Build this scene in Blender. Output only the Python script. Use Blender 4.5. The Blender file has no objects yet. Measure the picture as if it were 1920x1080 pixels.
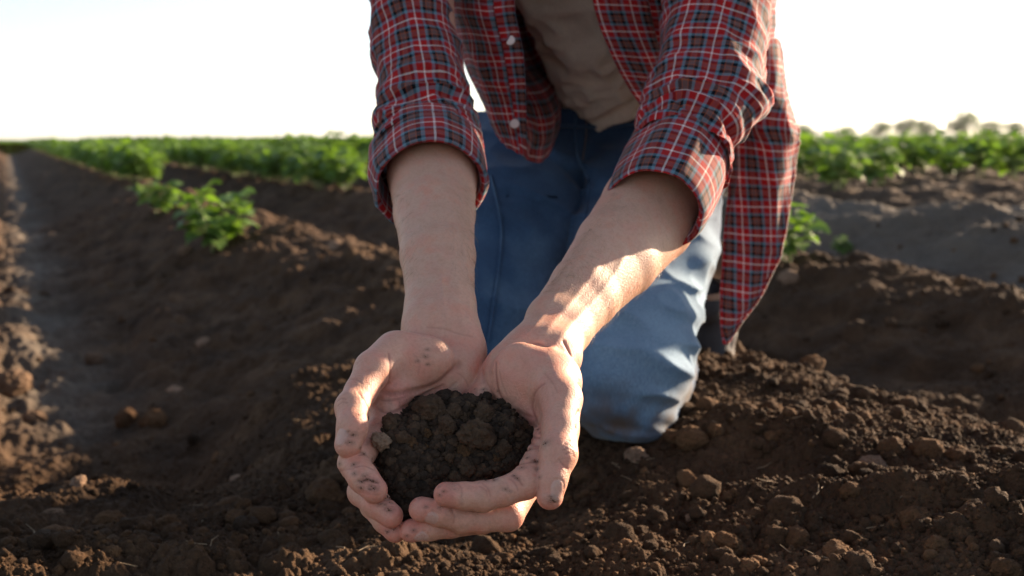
import bpy, bmesh, math, random
import numpy as np
from mathutils import Vector, Matrix, Euler

# ------------------------------------------------------------------ camera, sky, sun, exposure
CAM_H = 0.45
PITCH = math.radians(7.43)
F = 2133.3                                   # focal length in pixels of the 1920 px wide frame
sc = bpy.context.scene
cam_d = bpy.data.cameras.new("camera")
cam_d.lens = 40.0
cam_d.sensor_width = 36.0
cam_d.clip_start = 0.02
cam_d.clip_end = 6000.0
cam_d.dof.use_dof = True
cam_d.dof.focus_distance = 0.845
cam_d.dof.aperture_fstop = 7.6
cam_o = bpy.data.objects.new("camera", cam_d)
cam_o.location = (0, 0, CAM_H)
cam_o.rotation_euler = (math.pi / 2 - PITCH, 0, 0)
sc.collection.objects.link(cam_o)
sc.camera = cam_o

SUN_AZ = math.radians(51.5)                  # to the right of the view direction (+Y)
SUN_EL = math.radians(17.0)
w = bpy.data.worlds.new("World")
sc.world = w
w.use_nodes = True
nt = w.node_tree
nt.nodes.clear()
sky = nt.nodes.new("ShaderNodeTexSky")
sky.sky_type = 'NISHITA'
sky.sun_disc = False
sky.sun_elevation = SUN_EL
sky.sun_rotation = SUN_AZ
sky.air_density = 0.8
sky.dust_density = 0.5
sky.ozone_density = 1.0
bg = nt.nodes.new("ShaderNodeBackground")
bg.inputs["Strength"].default_value = 0.058
wo = nt.nodes.new("ShaderNodeOutputWorld")
hs = nt.nodes.new("ShaderNodeHueSaturation")      # thin evening haze: a paler sky
hs.inputs["Saturation"].default_value = 0.72
nt.links.new(sky.outputs[0], hs.inputs["Color"])
nt.links.new(hs.outputs[0], bg.inputs[0])
nt.links.new(bg.outputs[0], wo.inputs[0])

sun_d = bpy.data.lights.new("sun", 'SUN')
sun_d.energy = 4.5
sun_d.angle = math.radians(1.1)
sun_d.color = (1.0, 0.77, 0.54)
sun_o = bpy.data.objects.new("sun", sun_d)
sdir = Vector((math.sin(SUN_AZ) * math.cos(SUN_EL), math.cos(SUN_AZ) * math.cos(SUN_EL), math.sin(SUN_EL)))
sun_o.rotation_euler = sdir.to_track_quat('Z', 'Y').to_euler()
sun_o.location = sdir * 20
sc.collection.objects.link(sun_o)

sc.view_settings.view_transform = 'Standard'
sc.view_settings.look = 'None'
sc.view_settings.exposure = 2.05
sc.view_settings.gamma = 1.0
sc.view_settings.use_curve_mapping = False
sc.cycles.max_bounces = 6
sc.cycles.transparent_max_bounces = 8
sc.cycles.use_denoising = True

# ------------------------------------------------------------------ helpers
C = sc.collection
CP, SP = math.cos(PITCH), math.sin(PITCH)
M_CAM = np.array([[1, 0, 0], [0, SP, CP], [0, CP, -SP]], dtype=np.float64)   # (right, up, depth) -> world


def to_world(p):
    return np.asarray(p, dtype=np.float64) @ M_CAM.T + np.array([0, 0, CAM_H])


def to_cam(p):
    return (np.asarray(p, dtype=np.float64) - np.array([0, 0, CAM_H])) @ M_CAM


def pc(px, py, d):                            # a point measured in the photograph at depth d, camera axes
    return np.array([(px - 960.0) * d / F, (540.0 - py) * d / F, d])


def P(px, py, d):
    return to_world(pc(px, py, d))


def tag(o, label=None, cat=None, group=None, kind=None):
    if label: o['label'] = label
    if cat: o['category'] = cat
    if group: o['group'] = group
    if kind: o['kind'] = kind
    return o


def mesh_np(name, verts, faces, smooth=True, loops=None):
    """verts (N,3); faces (M,k) array of equal size polygons"""
    verts = np.asarray(verts, dtype=np.float32)
    faces = np.asarray(faces, dtype=np.int32)
    me = bpy.data.meshes.new(name)
    k = faces.shape[1]
    me.vertices.add(len(verts))
    me.vertices.foreach_set("co", verts.ravel())
    me.loops.add(faces.size)
    me.loops.foreach_set("vertex_index", faces.ravel())
    me.polygons.add(len(faces))
    me.polygons.foreach_set("loop_start", np.arange(0, faces.size, k, dtype=np.int32))
    me.polygons.foreach_set("loop_total", np.full(len(faces), k, dtype=np.int32))
    if smooth:
        me.polygons.foreach_set("use_smooth", np.ones(len(faces), dtype=bool))
    me.update(calc_edges=True)
    return me


def add_attr(me, name, vals):
    a = me.attributes.new(name, 'FLOAT', 'POINT')
    a.data.foreach_set("value", np.asarray(vals, dtype=np.float32))


def link(name, me, mat=None, parent=None):
    o = bpy.data.objects.new(name, me)
    C.objects.link(o)
    if mat is not None:
        me.materials.append(mat)
    if parent is not None:
        o.parent = parent
    return o


def empty(name, loc=(0, 0, 0)):
    o = bpy.data.objects.new(name, None)
    o.location = loc
    C.objects.link(o)
    return o


# ---- numpy noise
def _h(ix, iy, iz, seed=0):
    n = (ix.astype(np.int64) * 374761393 + iy.astype(np.int64) * 668265263 + iz.astype(np.int64) * 2147483647 + seed * 1274126177) & 0xFFFFFFFF
    n = (n ^ (n >> 13)) * 1274126177 & 0xFFFFFFFF
    n = (n ^ (n >> 16)) * 2246822519 & 0xFFFFFFFF
    n = n ^ (n >> 15)
    return (n & 0xFFFFFF).astype(np.float32) / 16777215.0


def noise3(p, scale=1.0, seed=0):
    """value noise in -1..1"""
    q = np.asarray(p, dtype=np.float64) * scale + 1000.0
    i = np.floor(q).astype(np.int64)
    f = (q - i).astype(np.float32)
    f = f * f * f * (f * (f * 6 - 15) + 10)
    r = 0
    for dx in (0, 1):
        wx = f[:, 0] if dx else 1 - f[:, 0]
        for dy in (0, 1):
            wy = f[:, 1] if dy else 1 - f[:, 1]
            for dz in (0, 1):
                wz = f[:, 2] if dz else 1 - f[:, 2]
                r = r + wx * wy * wz * _h(i[:, 0] + dx, i[:, 1] + dy, i[:, 2] + dz, seed)
    return r * 2 - 1


def noise2(x, y, scale=1.0, seed=0):
    qx = np.asarray(x, dtype=np.float64) * scale + 1000.0
    qy = np.asarray(y, dtype=np.float64) * scale + 1000.0
    ix = np.floor(qx).astype(np.int64); iy = np.floor(qy).astype(np.int64)
    fx = (qx - ix).astype(np.float32); fy = (qy - iy).astype(np.float32)
    fx = fx * fx * fx * (fx * (fx * 6 - 15) + 10); fy = fy * fy * fy * (fy * (fy * 6 - 15) + 10)
    z = np.zeros_like(ix)
    a = _h(ix, iy, z, seed); b = _h(ix + 1, iy, z, seed); c = _h(ix, iy + 1, z, seed); d = _h(ix + 1, iy + 1, z, seed)
    return ((a * (1 - fx) + b * fx) * (1 - fy) + (c * (1 - fx) + d * fx) * fy) * 2 - 1


def fbm3(p, scale, octaves=4, gain=0.5, seed=0):
    r = 0; a = 1.0
    for o in range(octaves):
        r = r + a * noise3(p, scale * 2.03 ** o, seed + o * 7)
        a *= gain
    return r


def fbm2(x, y, scale, octaves=4, gain=0.5, seed=0):
    r = 0; a = 1.0
    for o in range(octaves):
        r = r + a * noise2(x, y, scale * 2.03 ** o, seed + o * 7)
        a *= gain
    return r


def lumps2(x, y, cell, seed=0, fill=1.0):
    """height of rounded crumbs scattered on a plane: the tallest spherical cap of the neighbouring cells, in metres"""
    qx = np.asarray(x, dtype=np.float64) / cell + 1000; qy = np.asarray(y, dtype=np.float64) / cell + 1000
    ix = np.floor(qx).astype(np.int64); iy = np.floor(qy).astype(np.int64)
    best = np.zeros(len(qx), dtype=np.float32)
    z = np.zeros_like(ix)
    for dx in (-1, 0, 1):
        for dy in (-1, 0, 1):
            cx = ix + dx; cy = iy + dy
            h1 = _h(cx, cy, z, seed); h2 = _h(cx, cy, z, seed + 1); h3 = _h(cx, cy, z, seed + 2); h4 = _h(cx, cy, z, seed + 3)
            ddx = (qx - (cx + h1)).astype(np.float32); ddy = (qy - (cy + h2)).astype(np.float32)
            rr = 0.22 + 0.55 * h3 * h3
            rr = np.where(h4 < fill, rr, 0)
            v = rr * rr - ddx * ddx - ddy * ddy
            best = np.maximum(best, np.sqrt(np.maximum(v, 0)) * (0.55 + 0.5 * h4))
    return best * cell


def smin(a, b, k):
    h = np.maximum(k - np.abs(a - b), 0.0) / k
    return np.minimum(a, b) - h * h * k * 0.25


def d_cone(p, a, ra, b, rb):
    ab = b - a
    t = np.clip(((p - a) @ ab) / float(ab @ ab), 0, 1)
    q = p - a - t[:, None] * ab[None, :]
    return np.sqrt(np.einsum('ij,ij->i', q, q)) - (ra + (rb - ra) * t)


def d_ell(p, c, r, rot=None):
    q = p - c
    if rot is not None:
        q = q @ rot
    k0 = np.sqrt((((q / r) ** 2).sum(1)))
    k1 = np.sqrt((((q / (r * r)) ** 2).sum(1))) + 1e-9
    return k0 * (k0 - 1.0) / k1


def d_poly(p, pts):
    best = np.full(len(p), 1e9)
    for a, b in zip(pts[:-1], pts[1:]):
        best = np.minimum(best, d_cone(p, a, 0.0, b, 0.0))
    return best


def iso_mesh(fn, lo, hi, h, slack=0.006):
    """surface nets of the zero set of fn inside a box, evaluated only in blocks near the surface"""
    B = 8
    lo = np.array(lo, dtype=np.float64); hi = np.array(hi, dtype=np.float64)
    nb = np.ceil((hi - lo) / (h * B)).astype(int)
    gi = np.stack(np.meshgrid(*[np.arange(n) for n in nb], indexing='ij'), -1).reshape(-1, 3)
    ctr = lo + (gi + 0.5) * B * h
    # two levels: first big cells of 4^3 blocks, then the blocks inside those that can hold the surface
    big = (gi // 4); bk = (big[:, 0] * 4096 + big[:, 1]) * 4096 + big[:, 2]
    ub, inv = np.unique(bk, return_inverse=True)
    bc = lo + (np.stack([ub // 4096 // 4096, ub // 4096 % 4096, ub % 4096], 1) + 0.5) * 4 * B * h
    kb = np.abs(fn(bc)) < 4 * B * h * 0.9 + slack * 2
    sel = kb[inv.reshape(-1)]
    gi = gi[sel]; ctr = ctr[sel]
    keep = []
    for s in range(0, len(ctr), 200000):
        keep.append(np.abs(fn(ctr[s:s + 200000])) < B * h * 0.87 + slack)
    gi = gi[np.concatenate(keep)]
    grp = (gi[:, 0] // 3) * 1000000 + (gi[:, 1] // 3) * 1000 + gi[:, 2] // 3
    gi = gi[np.argsort(grp, kind='stable')]
    grp = np.sort(grp)
    cuts = np.concatenate([[0], np.nonzero(np.diff(grp))[0] + 1, [len(gi)]])
    off = np.stack(np.meshgrid(*[np.arange(B + 1)] * 3, indexing='ij'), -1).reshape(-1, 3)
    n1 = nb * B + 2
    keyc = lambda c: (c[:, 0].astype(np.int64) * n1[1] + c[:, 1]) * n1[2] + c[:, 2]
    VK, VP, EQ = [], [], []
    for s, e_ in zip(cuts[:-1], cuts[1:]):
        g = gi[s:e_]
        idx = (g[:, None, :] * B + off[None]).reshape(-1, 3)
        d = fn(lo + idx * h).reshape(-1, B + 1, B + 1, B + 1).astype(np.float32)
        sgn = d < 0
        c0 = sgn[:, :-1, :-1, :-1]
        cnt = np.zeros(c0.shape, dtype=np.int8)
        corners = [(a, b, c) for a in (0, 1) for b in (0, 1) for c in (0, 1)]
        sl = lambda arr, a, b, c: arr[:, a:a + B, b:b + B, c:c + B]
        for cn in corners:
            cnt += sl(sgn, *cn)
        act = (cnt > 0) & (cnt < 8)
        ai = np.argwhere(act)
        if len(ai) == 0:
            continue
        vals = {cn: sl(d, *cn)[act] for cn in corners}
        acc = np.zeros((len(ai), 3)); num = np.zeros(len(ai))
        for cn in corners:
            for ax in range(3):
                if cn[ax] == 0:
                    c2 = list(cn); c2[ax] = 1; c2 = tuple(c2)
                    v0, v1 = vals[cn], vals[c2]
                    m = (v0 < 0) != (v1 < 0)
                    t = np.where(m, v0 / np.where(m, v0 - v1, 1), 0)
                    pos = np.tile(np.array(cn, dtype=np.float64), (len(ai), 1)); pos[:, ax] = t
                    acc += pos * m[:, None]; num += m
        cell = g[ai[:, 0]] * B + ai[:, 1:]
        VK.append(keyc(cell)); VP.append(lo + (cell + acc / num[:, None]) * h)
        for ax in range(3):
            e = [slice(0, B)] * 3; f = [slice(0, B)] * 3; f[ax] = slice(1, B + 1)
            m = c0 != sgn[(slice(None),) + tuple(f)]
            ei = np.argwhere(m)
            if len(ei):
                ec = g[ei[:, 0]] * B + ei[:, 1:]
                ins = c0[m]
                a1, a2 = (ax + 1) % 3, (ax + 2) % 3
                q = []
                for (u, v) in ((0, 0), (-1, 0), (-1, -1), (0, -1)):
                    cc = ec.copy(); cc[:, a1] += u; cc[:, a2] += v
                    q.append(keyc(cc))
                q = np.stack(q, 1)
                q[ins] = q[ins]
                q[~ins] = q[~ins][:, ::-1]
                EQ.append(q)
    VK = np.concatenate(VK); VP = np.concatenate(VP); EQ = np.concatenate(EQ)
    o = np.argsort(VK); VK = VK[o]; VP = VP[o]
    ix = np.searchsorted(VK, EQ); ix = np.clip(ix, 0, len(VK) - 1)
    ok = (VK[ix] == EQ).all(1)
    return VP, ix[ok]


# ---- material helpers
def mat_new(name):
    m = bpy.data.materials.new(name)
    m.use_nodes = True
    n = m.node_tree
    n.nodes.clear()
    out = n.nodes.new("ShaderNodeOutputMaterial")
    b = n.nodes.new("ShaderNodeBsdfPrincipled")
    n.links.new(b.outputs[0], out.inputs[0])
    return m, n, b, out


def nd(n, t, **kw):
    x = n.nodes.new(t)
    for k, v in kw.items():
        if k.startswith('in_'):
            key = k[3:]
            x.inputs[int(key) if key.isdigit() else key].default_value = v
        else:
            setattr(x, k, v)
    return x


def ramp(n, stops, interp='LINEAR'):
    r = n.nodes.new("ShaderNodeValToRGB")
    cr = r.color_ramp
    cr.interpolation = interp
    while len(cr.elements) < len(stops):
        cr.elements.new(0.5)
    for e, (p, c) in zip(cr.elements, stops):
        e.position = p
        e.color = (c[0], c[1], c[2], 1)
    return r


def mixc(n, fac, a, b, mode='MIX'):
    m = n.nodes.new("ShaderNodeMix")
    m.data_type = 'RGBA'
    m.blend_type = mode
    for sock, v in ((m.inputs[0], fac), (m.inputs[6], a), (m.inputs[7], b)):
        if isinstance(v, (int, float)):
            sock.default_value = v
        elif isinstance(v, tuple):
            sock.default_value = (v[0], v[1], v[2], 1)
        else:
            n.links.new(v, sock)
    return m.outputs[2]


def math_(n, op, a, b=None):
    m = n.nodes.new("ShaderNodeMath")
    m.operation = op
    for s, v in ((m.inputs[0], a), (m.inputs[1], b)):
        if v is None: continue
        if isinstance(v, (int, float)): s.default_value = v
        else: n.links.new(v, s)
    return m.outputs[0]

HAND_VOX = 0.0009
JEAN_VOX = 0.0028
GCOLS, GROWS = 1150, 1250
CR = 1.0

# ------------------------------------------------------------------ the skin material
def skin_material():
    m, n, b, out = mat_new("skin")
    tc = nd(n, "ShaderNodeTexCoord")
    red = nd(n, "ShaderNodeAttribute", attribute_name="red")
    crs = nd(n, "ShaderNodeAttribute", attribute_name="crease")
    nail = nd(n, "ShaderNodeAttribute", attribute_name="nail")
    dirt = nd(n, "ShaderNodeAttribute", attribute_name="dirt")
    n1 = nd(n, "ShaderNodeTexNoise", in_Scale=60.0, in_Detail=5.0, in_Roughness=0.6)
    n.links.new(tc.outputs['Object'], n1.inputs['Vector'])
    n2 = nd(n, "ShaderNodeTexNoise", in_Scale=420.0, in_Detail=4.0, in_Roughness=0.65)
    n.links.new(tc.outputs['Object'], n2.inputs['Vector'])
    base = mixc(n, red.outputs['Fac'], (0.58, 0.335, 0.235), (0.63, 0.215, 0.16))
    blot = ramp(n, [(0.35, (0.95, 0.93, 0.90)), (0.5, (1, 1, 1)), (0.68, (1.04, 0.90, 0.86))])
    n.links.new(n1.outputs[0], blot.inputs[0])
    base = mixc(n, 1.0, base, blot.outputs[0], 'MULTIPLY')
    fine = ramp(n, [(0.3, (0.88, 0.84, 0.82)), (0.55, (1.02, 1.02, 1.02))])
    n.links.new(n2.outputs[0], fine.inputs[0])
    base = mixc(n, 0.8, base, fine.outputs[0], 'MULTIPLY')
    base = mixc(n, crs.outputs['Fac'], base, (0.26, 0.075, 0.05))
    base = mixc(n, math_(n, 'MULTIPLY', nail.outputs['Fac'], 0.75), base, (0.57, 0.35, 0.28))
    dn = nd(n, "ShaderNodeTexNoise", in_Scale=700.0, in_Detail=3.0)
    n.links.new(tc.outputs['Object'], dn.inputs['Vector'])
    dm = math_(n, 'MULTIPLY', dirt.outputs['Fac'], math_(n, 'MULTIPLY', dn.outputs[0], 1.45))
    base = mixc(n, dm, base, (0.095, 0.050, 0.026))
    n.links.new(base, b.inputs['Base Color'])
    b.inputs['Subsurface Weight'].default_value = 0.22
    b.inputs['Subsurface Radius'].default_value = (1.0, 0.32, 0.18)
    b.inputs['Subsurface Scale'].default_value = 0.006
    rg = math_(n, 'SUBTRACT', 0.52, math_(n, 'MULTIPLY', nail.outputs['Fac'], 0.22))
    n.links.new(rg, b.inputs['Roughness'])
    b.inputs['Specular IOR Level'].default_value = 0.45
    vo = nd(n, "ShaderNodeTexVoronoi", in_Scale=900.0)
    n.links.new(tc.outputs['Object'], vo.inputs['Vector'])
    hgt = math_(n, 'ADD', math_(n, 'MULTIPLY', vo.outputs['Distance'], 0.5), n2.outputs[0])
    bp = nd(n, "ShaderNodeBump", in_Strength=0.55, in_Distance=0.0008)
    n.links.new(hgt, bp.inputs['Height'])
    n.links.new(bp.outputs[0], b.inputs['Normal'])
    return m


# ------------------------------------------------------------------ the body: hands and arms as one implicit surface
def Q(l):                                      # list of (px,py,d,r_mm) -> [(point, r)]
    return [(pc(a, b_, c), r * 0.001) for a, b_, c, r in l]


BND = {}


def far_from(p, l, key):
    """true when every point of a compact batch is well away from a chain or lobe"""
    if BATCH[0] is not p:
        BATCH[0] = p; BATCH[1] = p.mean(0); BATCH[2] = math.sqrt(((p - BATCH[1]) ** 2).sum(1).max())
    if key not in BND:
        if isinstance(l, tuple):
            BND[key] = (l[0], float(l[1].max()))
        else:
            q = np.array([a for a, r in l]); c = q.mean(0)
            BND[key] = (c, max(np.linalg.norm(a - c) + r for a, r in l))
    c, r = BND[key]
    return BATCH[2] < 0.06 and math.sqrt(((c - BATCH[1]) ** 2).sum()) - r - BATCH[2] > 0.03


BATCH = [None, None, 0.0]


def chain(p, l, k=0.0025):
    if far_from(p, l, id(l)):
        return np.full(len(p), 0.05)
    d = None
    for (a, ra), (b_, rb) in zip(l[:-1], l[1:]):
        e = d_cone(p, a, ra, b_, rb)
        d = e if d is None else smin(d, e, k)
    return d


# ---- hand on the left of the picture
L_FING = [
    Q([(727, 786, .864, 11.5), (694, 832, .840, 10.2), (663, 868, .815, 11.2), (681, 896, .799, 10.6), (702, 919, .794, 9.3)]),
    Q([(748, 822, .874, 11.5), (705, 880, .850, 10.3), (680, 922, .822, 10.8), (707, 946, .803, 9.8), (733, 967, .798, 8.7)]),
    Q([(778, 850, .884, 11), (728, 905, .860, 9.8), (700, 948, .832, 9.6), (722, 975, .812, 9.0), (741, 996, .806, 8.1)]),
    Q([(822, 855, .896, 10), (790, 920, .872, 8.5), (770, 965, .850, 8.2), (782, 985, .836, 7.2)]),
]
L_THUMB = Q([(742, 662, .890, 17.5), (700, 692, .862, 14.0), (676, 735, .845, 11.6), (660, 764, .829, 12.0), (661, 800, .813, 10.8), (653, 833, .808, 9.9)])
L_PALM = [
    Q([(800, 618, .935, 15), (727, 786, .868, 11.5)]), Q([(815, 618, .938, 15), (748, 822, .878, 11.5)]),
    Q([(838, 618, .938, 15), (785, 850, .890, 11)]), Q([(862, 640, .935, 15), (830, 850, .900, 10.5)]),
]
# ---- hand on the right of the picture
R_FING = [
    Q([(1032, 808, .846, 11.5), (1010, 862, .822, 10.5), (984, 906, .799, 11.4), (945, 922, .794, 10.0), (905, 931, .791, 10.6), (870, 930, .789, 9.4), (836, 927, .788, 8.6)]),
    Q([(1000, 840, .864, 11.5), (985, 915, .838, 10.5), (952, 966, .812, 11.4), (905, 972, .805, 10), (866, 972, .800, 10.2), (825, 962, .794, 9.2), (790, 955, .791, 8.8)]),
    Q([(955, 848, .878, 11), (945, 930, .852, 10), (905, 975, .826, 9.8), (845, 984, .809, 9.2), (805, 990, .803, 8.8), (771, 995, .800, 8.2)]),
    Q([(908, 838, .890, 10), (895, 910, .868, 8.5), (868, 955, .848, 8.2), (845, 970, .836, 7.2)]),
]
R_THUMB = Q([(1022, 700, .878, 17), (1052, 748, .848, 15.5), (1051, 805, .824, 13.0), (1047, 852, .806, 13.2), (1035, 900, .796, 10.3), (1031, 931, .793, 9.3)])
R_PALM = [
    Q([(1035, 668, .915, 15), (1032, 808, .852, 11.5)]), Q([(1015, 668, .920, 15), (1000, 840, .868, 11.5)]),
    Q([(990, 668, .925, 15), (950, 845, .884, 11)]), Q([(965, 678, .925, 14), (905, 832, .892, 11)]),
]


def rotz(a):
    c, s = math.cos(a), math.sin(a)
    return np.array([[c, -s, 0], [s, c, 0], [0, 0, 1.0]])


def ell(px, py, d, rx, ry, rz, a=0):
    return (pc(px, py, d), np.array([rx, ry, rz]) * 0.001, rotz(math.radians(a)))


L_ELL = [ell(772, 684, .890, 33, 23, 16, 14), ell(722, 742, .870, 15, 15, 9, -20), ell(832, 655, .922, 22, 24, 15, 0), ell(824, 612, .936, 23, 14, 14, 0), ell(830, 715, .912, 24, 20, 12, 20), ell(872, 668, .918, 17, 24, 16, -8), ell(850, 735, .905, 15, 24, 13, -20)]
R_ELL = [ell(985, 715, .880, 25, 31, 16, 20), ell(975, 684, .908, 18, 20, 14, 30), ell(1024, 672, .912, 22, 16, 16, 0), ell(1050, 715, .878, 17, 20, 15, 0), ell(932, 712, .903, 15, 25, 15, -22), ell(895, 765, .890, 12, 18, 12, -18)]

L_ARM = [  # two bones side by side for an oval section
    Q([(810, 606, .938, 18), (802, 570, .955, 18), (799, 480, 1.0, 22), (797, 400, 1.06, 28), (794, 330, 1.12, 34), (792, 230, 1.19, 40)]),
    Q([(845, 606, .942, 18), (850, 570, .955, 18), (842, 480, 1.0, 22.5), (831, 400, 1.06, 29), (826, 330, 1.12, 36), (815, 230, 1.19, 40)]),
]
R_ARM = [
    Q([(1000, 650, .925, 17), (1030, 598, .955, 18.5), (1080, 532, .995, 21), (1142, 456, 1.05, 29.5), (1200, 384, 1.11, 37), (1262, 290, 1.17, 42)]),
    Q([(1040, 664, .922, 18), (1064, 622, .955, 19), (1108, 564, .995, 22.5), (1168, 493, 1.05, 31), (1228, 421, 1.11, 37), (1285, 300, 1.17, 42)]),
]


def hand(p, palm, ells, fingers, thumb, arm):
    d = None
    for l in palm:
        e = chain(p, l)
        d = e if d is None else smin(d, e, 0.012)
    for (c, r, R_) in ells:
        if not far_from(p, (c, r), id(c)): d = smin(d, d_ell(p, c, r, R_), 0.015)
    a = smin(chain(p, arm[0], .006), chain(p, arm[1], .006), 0.022)
    d = smin(d, a, 0.020)
    f = None
    for l in fingers:
        e = chain(p, l)
        f = e if f is None else smin(f, e, 0.0012)
    d = smin(d, f, 0.005)
    t = chain(p, thumb, 0.004)
    # the thumb joins the palm softly near its root, with a crease against it further out
    tt = smin(d, t, 0.009)
    s = np.clip((p[:, 1] - thumb[2][0][1]) / 0.02 + 0.5, 0, 1)
    hard = smin(d, t, 0.0012)
    return tt * s + hard * (1 - s)


def body_base(p):
    p = np.asarray(p, dtype=np.float64)
    dl = hand(p, L_PALM, L_ELL, L_FING, L_THUMB, L_ARM)
    dr = hand(p, R_PALM, R_ELL, R_FING, R_THUMB, R_ARM)
    return smin(dl, dr, 0.0012)


def march(pts, fn=body_base, d0=0.70):
    """follow the lines of sight through photo points to the surface"""
    pts = np.array(pts, dtype=np.float64)
    dirs = np.stack([(pts[:, 0] - 960) / F, (540 - pts[:, 1]) / F, np.ones(len(pts))], 1)
    dirs /= np.linalg.norm(dirs, axis=1)[:, None]
    t = np.full(len(pts), d0)
    for _ in range(90):
        t = t + fn(dirs * t[:, None]) * 0.8
    return dirs * t[:, None]


def dense(poly, step=4.0):
    out = []
    pts = [np.array(q, dtype=float) for q in poly]
    n = len(pts)
    for i in range(n - 1):
        p0 = pts[max(i - 1, 0)]; p1 = pts[i]; p2 = pts[i + 1]; p3 = pts[min(i + 2, n - 1)]
        m = max(2, int(np.linalg.norm(p2 - p1) / step))
        for j in range(m):
            t = j / m
            out.append(0.5 * ((2 * p1) + (-p0 + p2) * t + (2 * p0 - 5 * p1 + 4 * p2 - p3) * t * t + (-p0 + 3 * p1 - 3 * p2 + p3) * t ** 3))
    out.append(pts[-1])
    return np.array(out)


z1 = lambda l: [(600 + x / 2.348, 580 + y / 2.348) for x, y in l]
z3 = lambda l: [(620 + x / 3.6, 580 + y / 3.6) for x, y in l]
z4 = lambda l: [(860 + x / 4.32, 620 + y / 4.32) for x, y in l]
z5 = lambda l: [(620 + x / 4.696, 800 + y / 4.696) for x, y in l]
z6 = lambda l: [(800 + x / 4.319, 780 + y / 4.319) for x, y in l]
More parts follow.
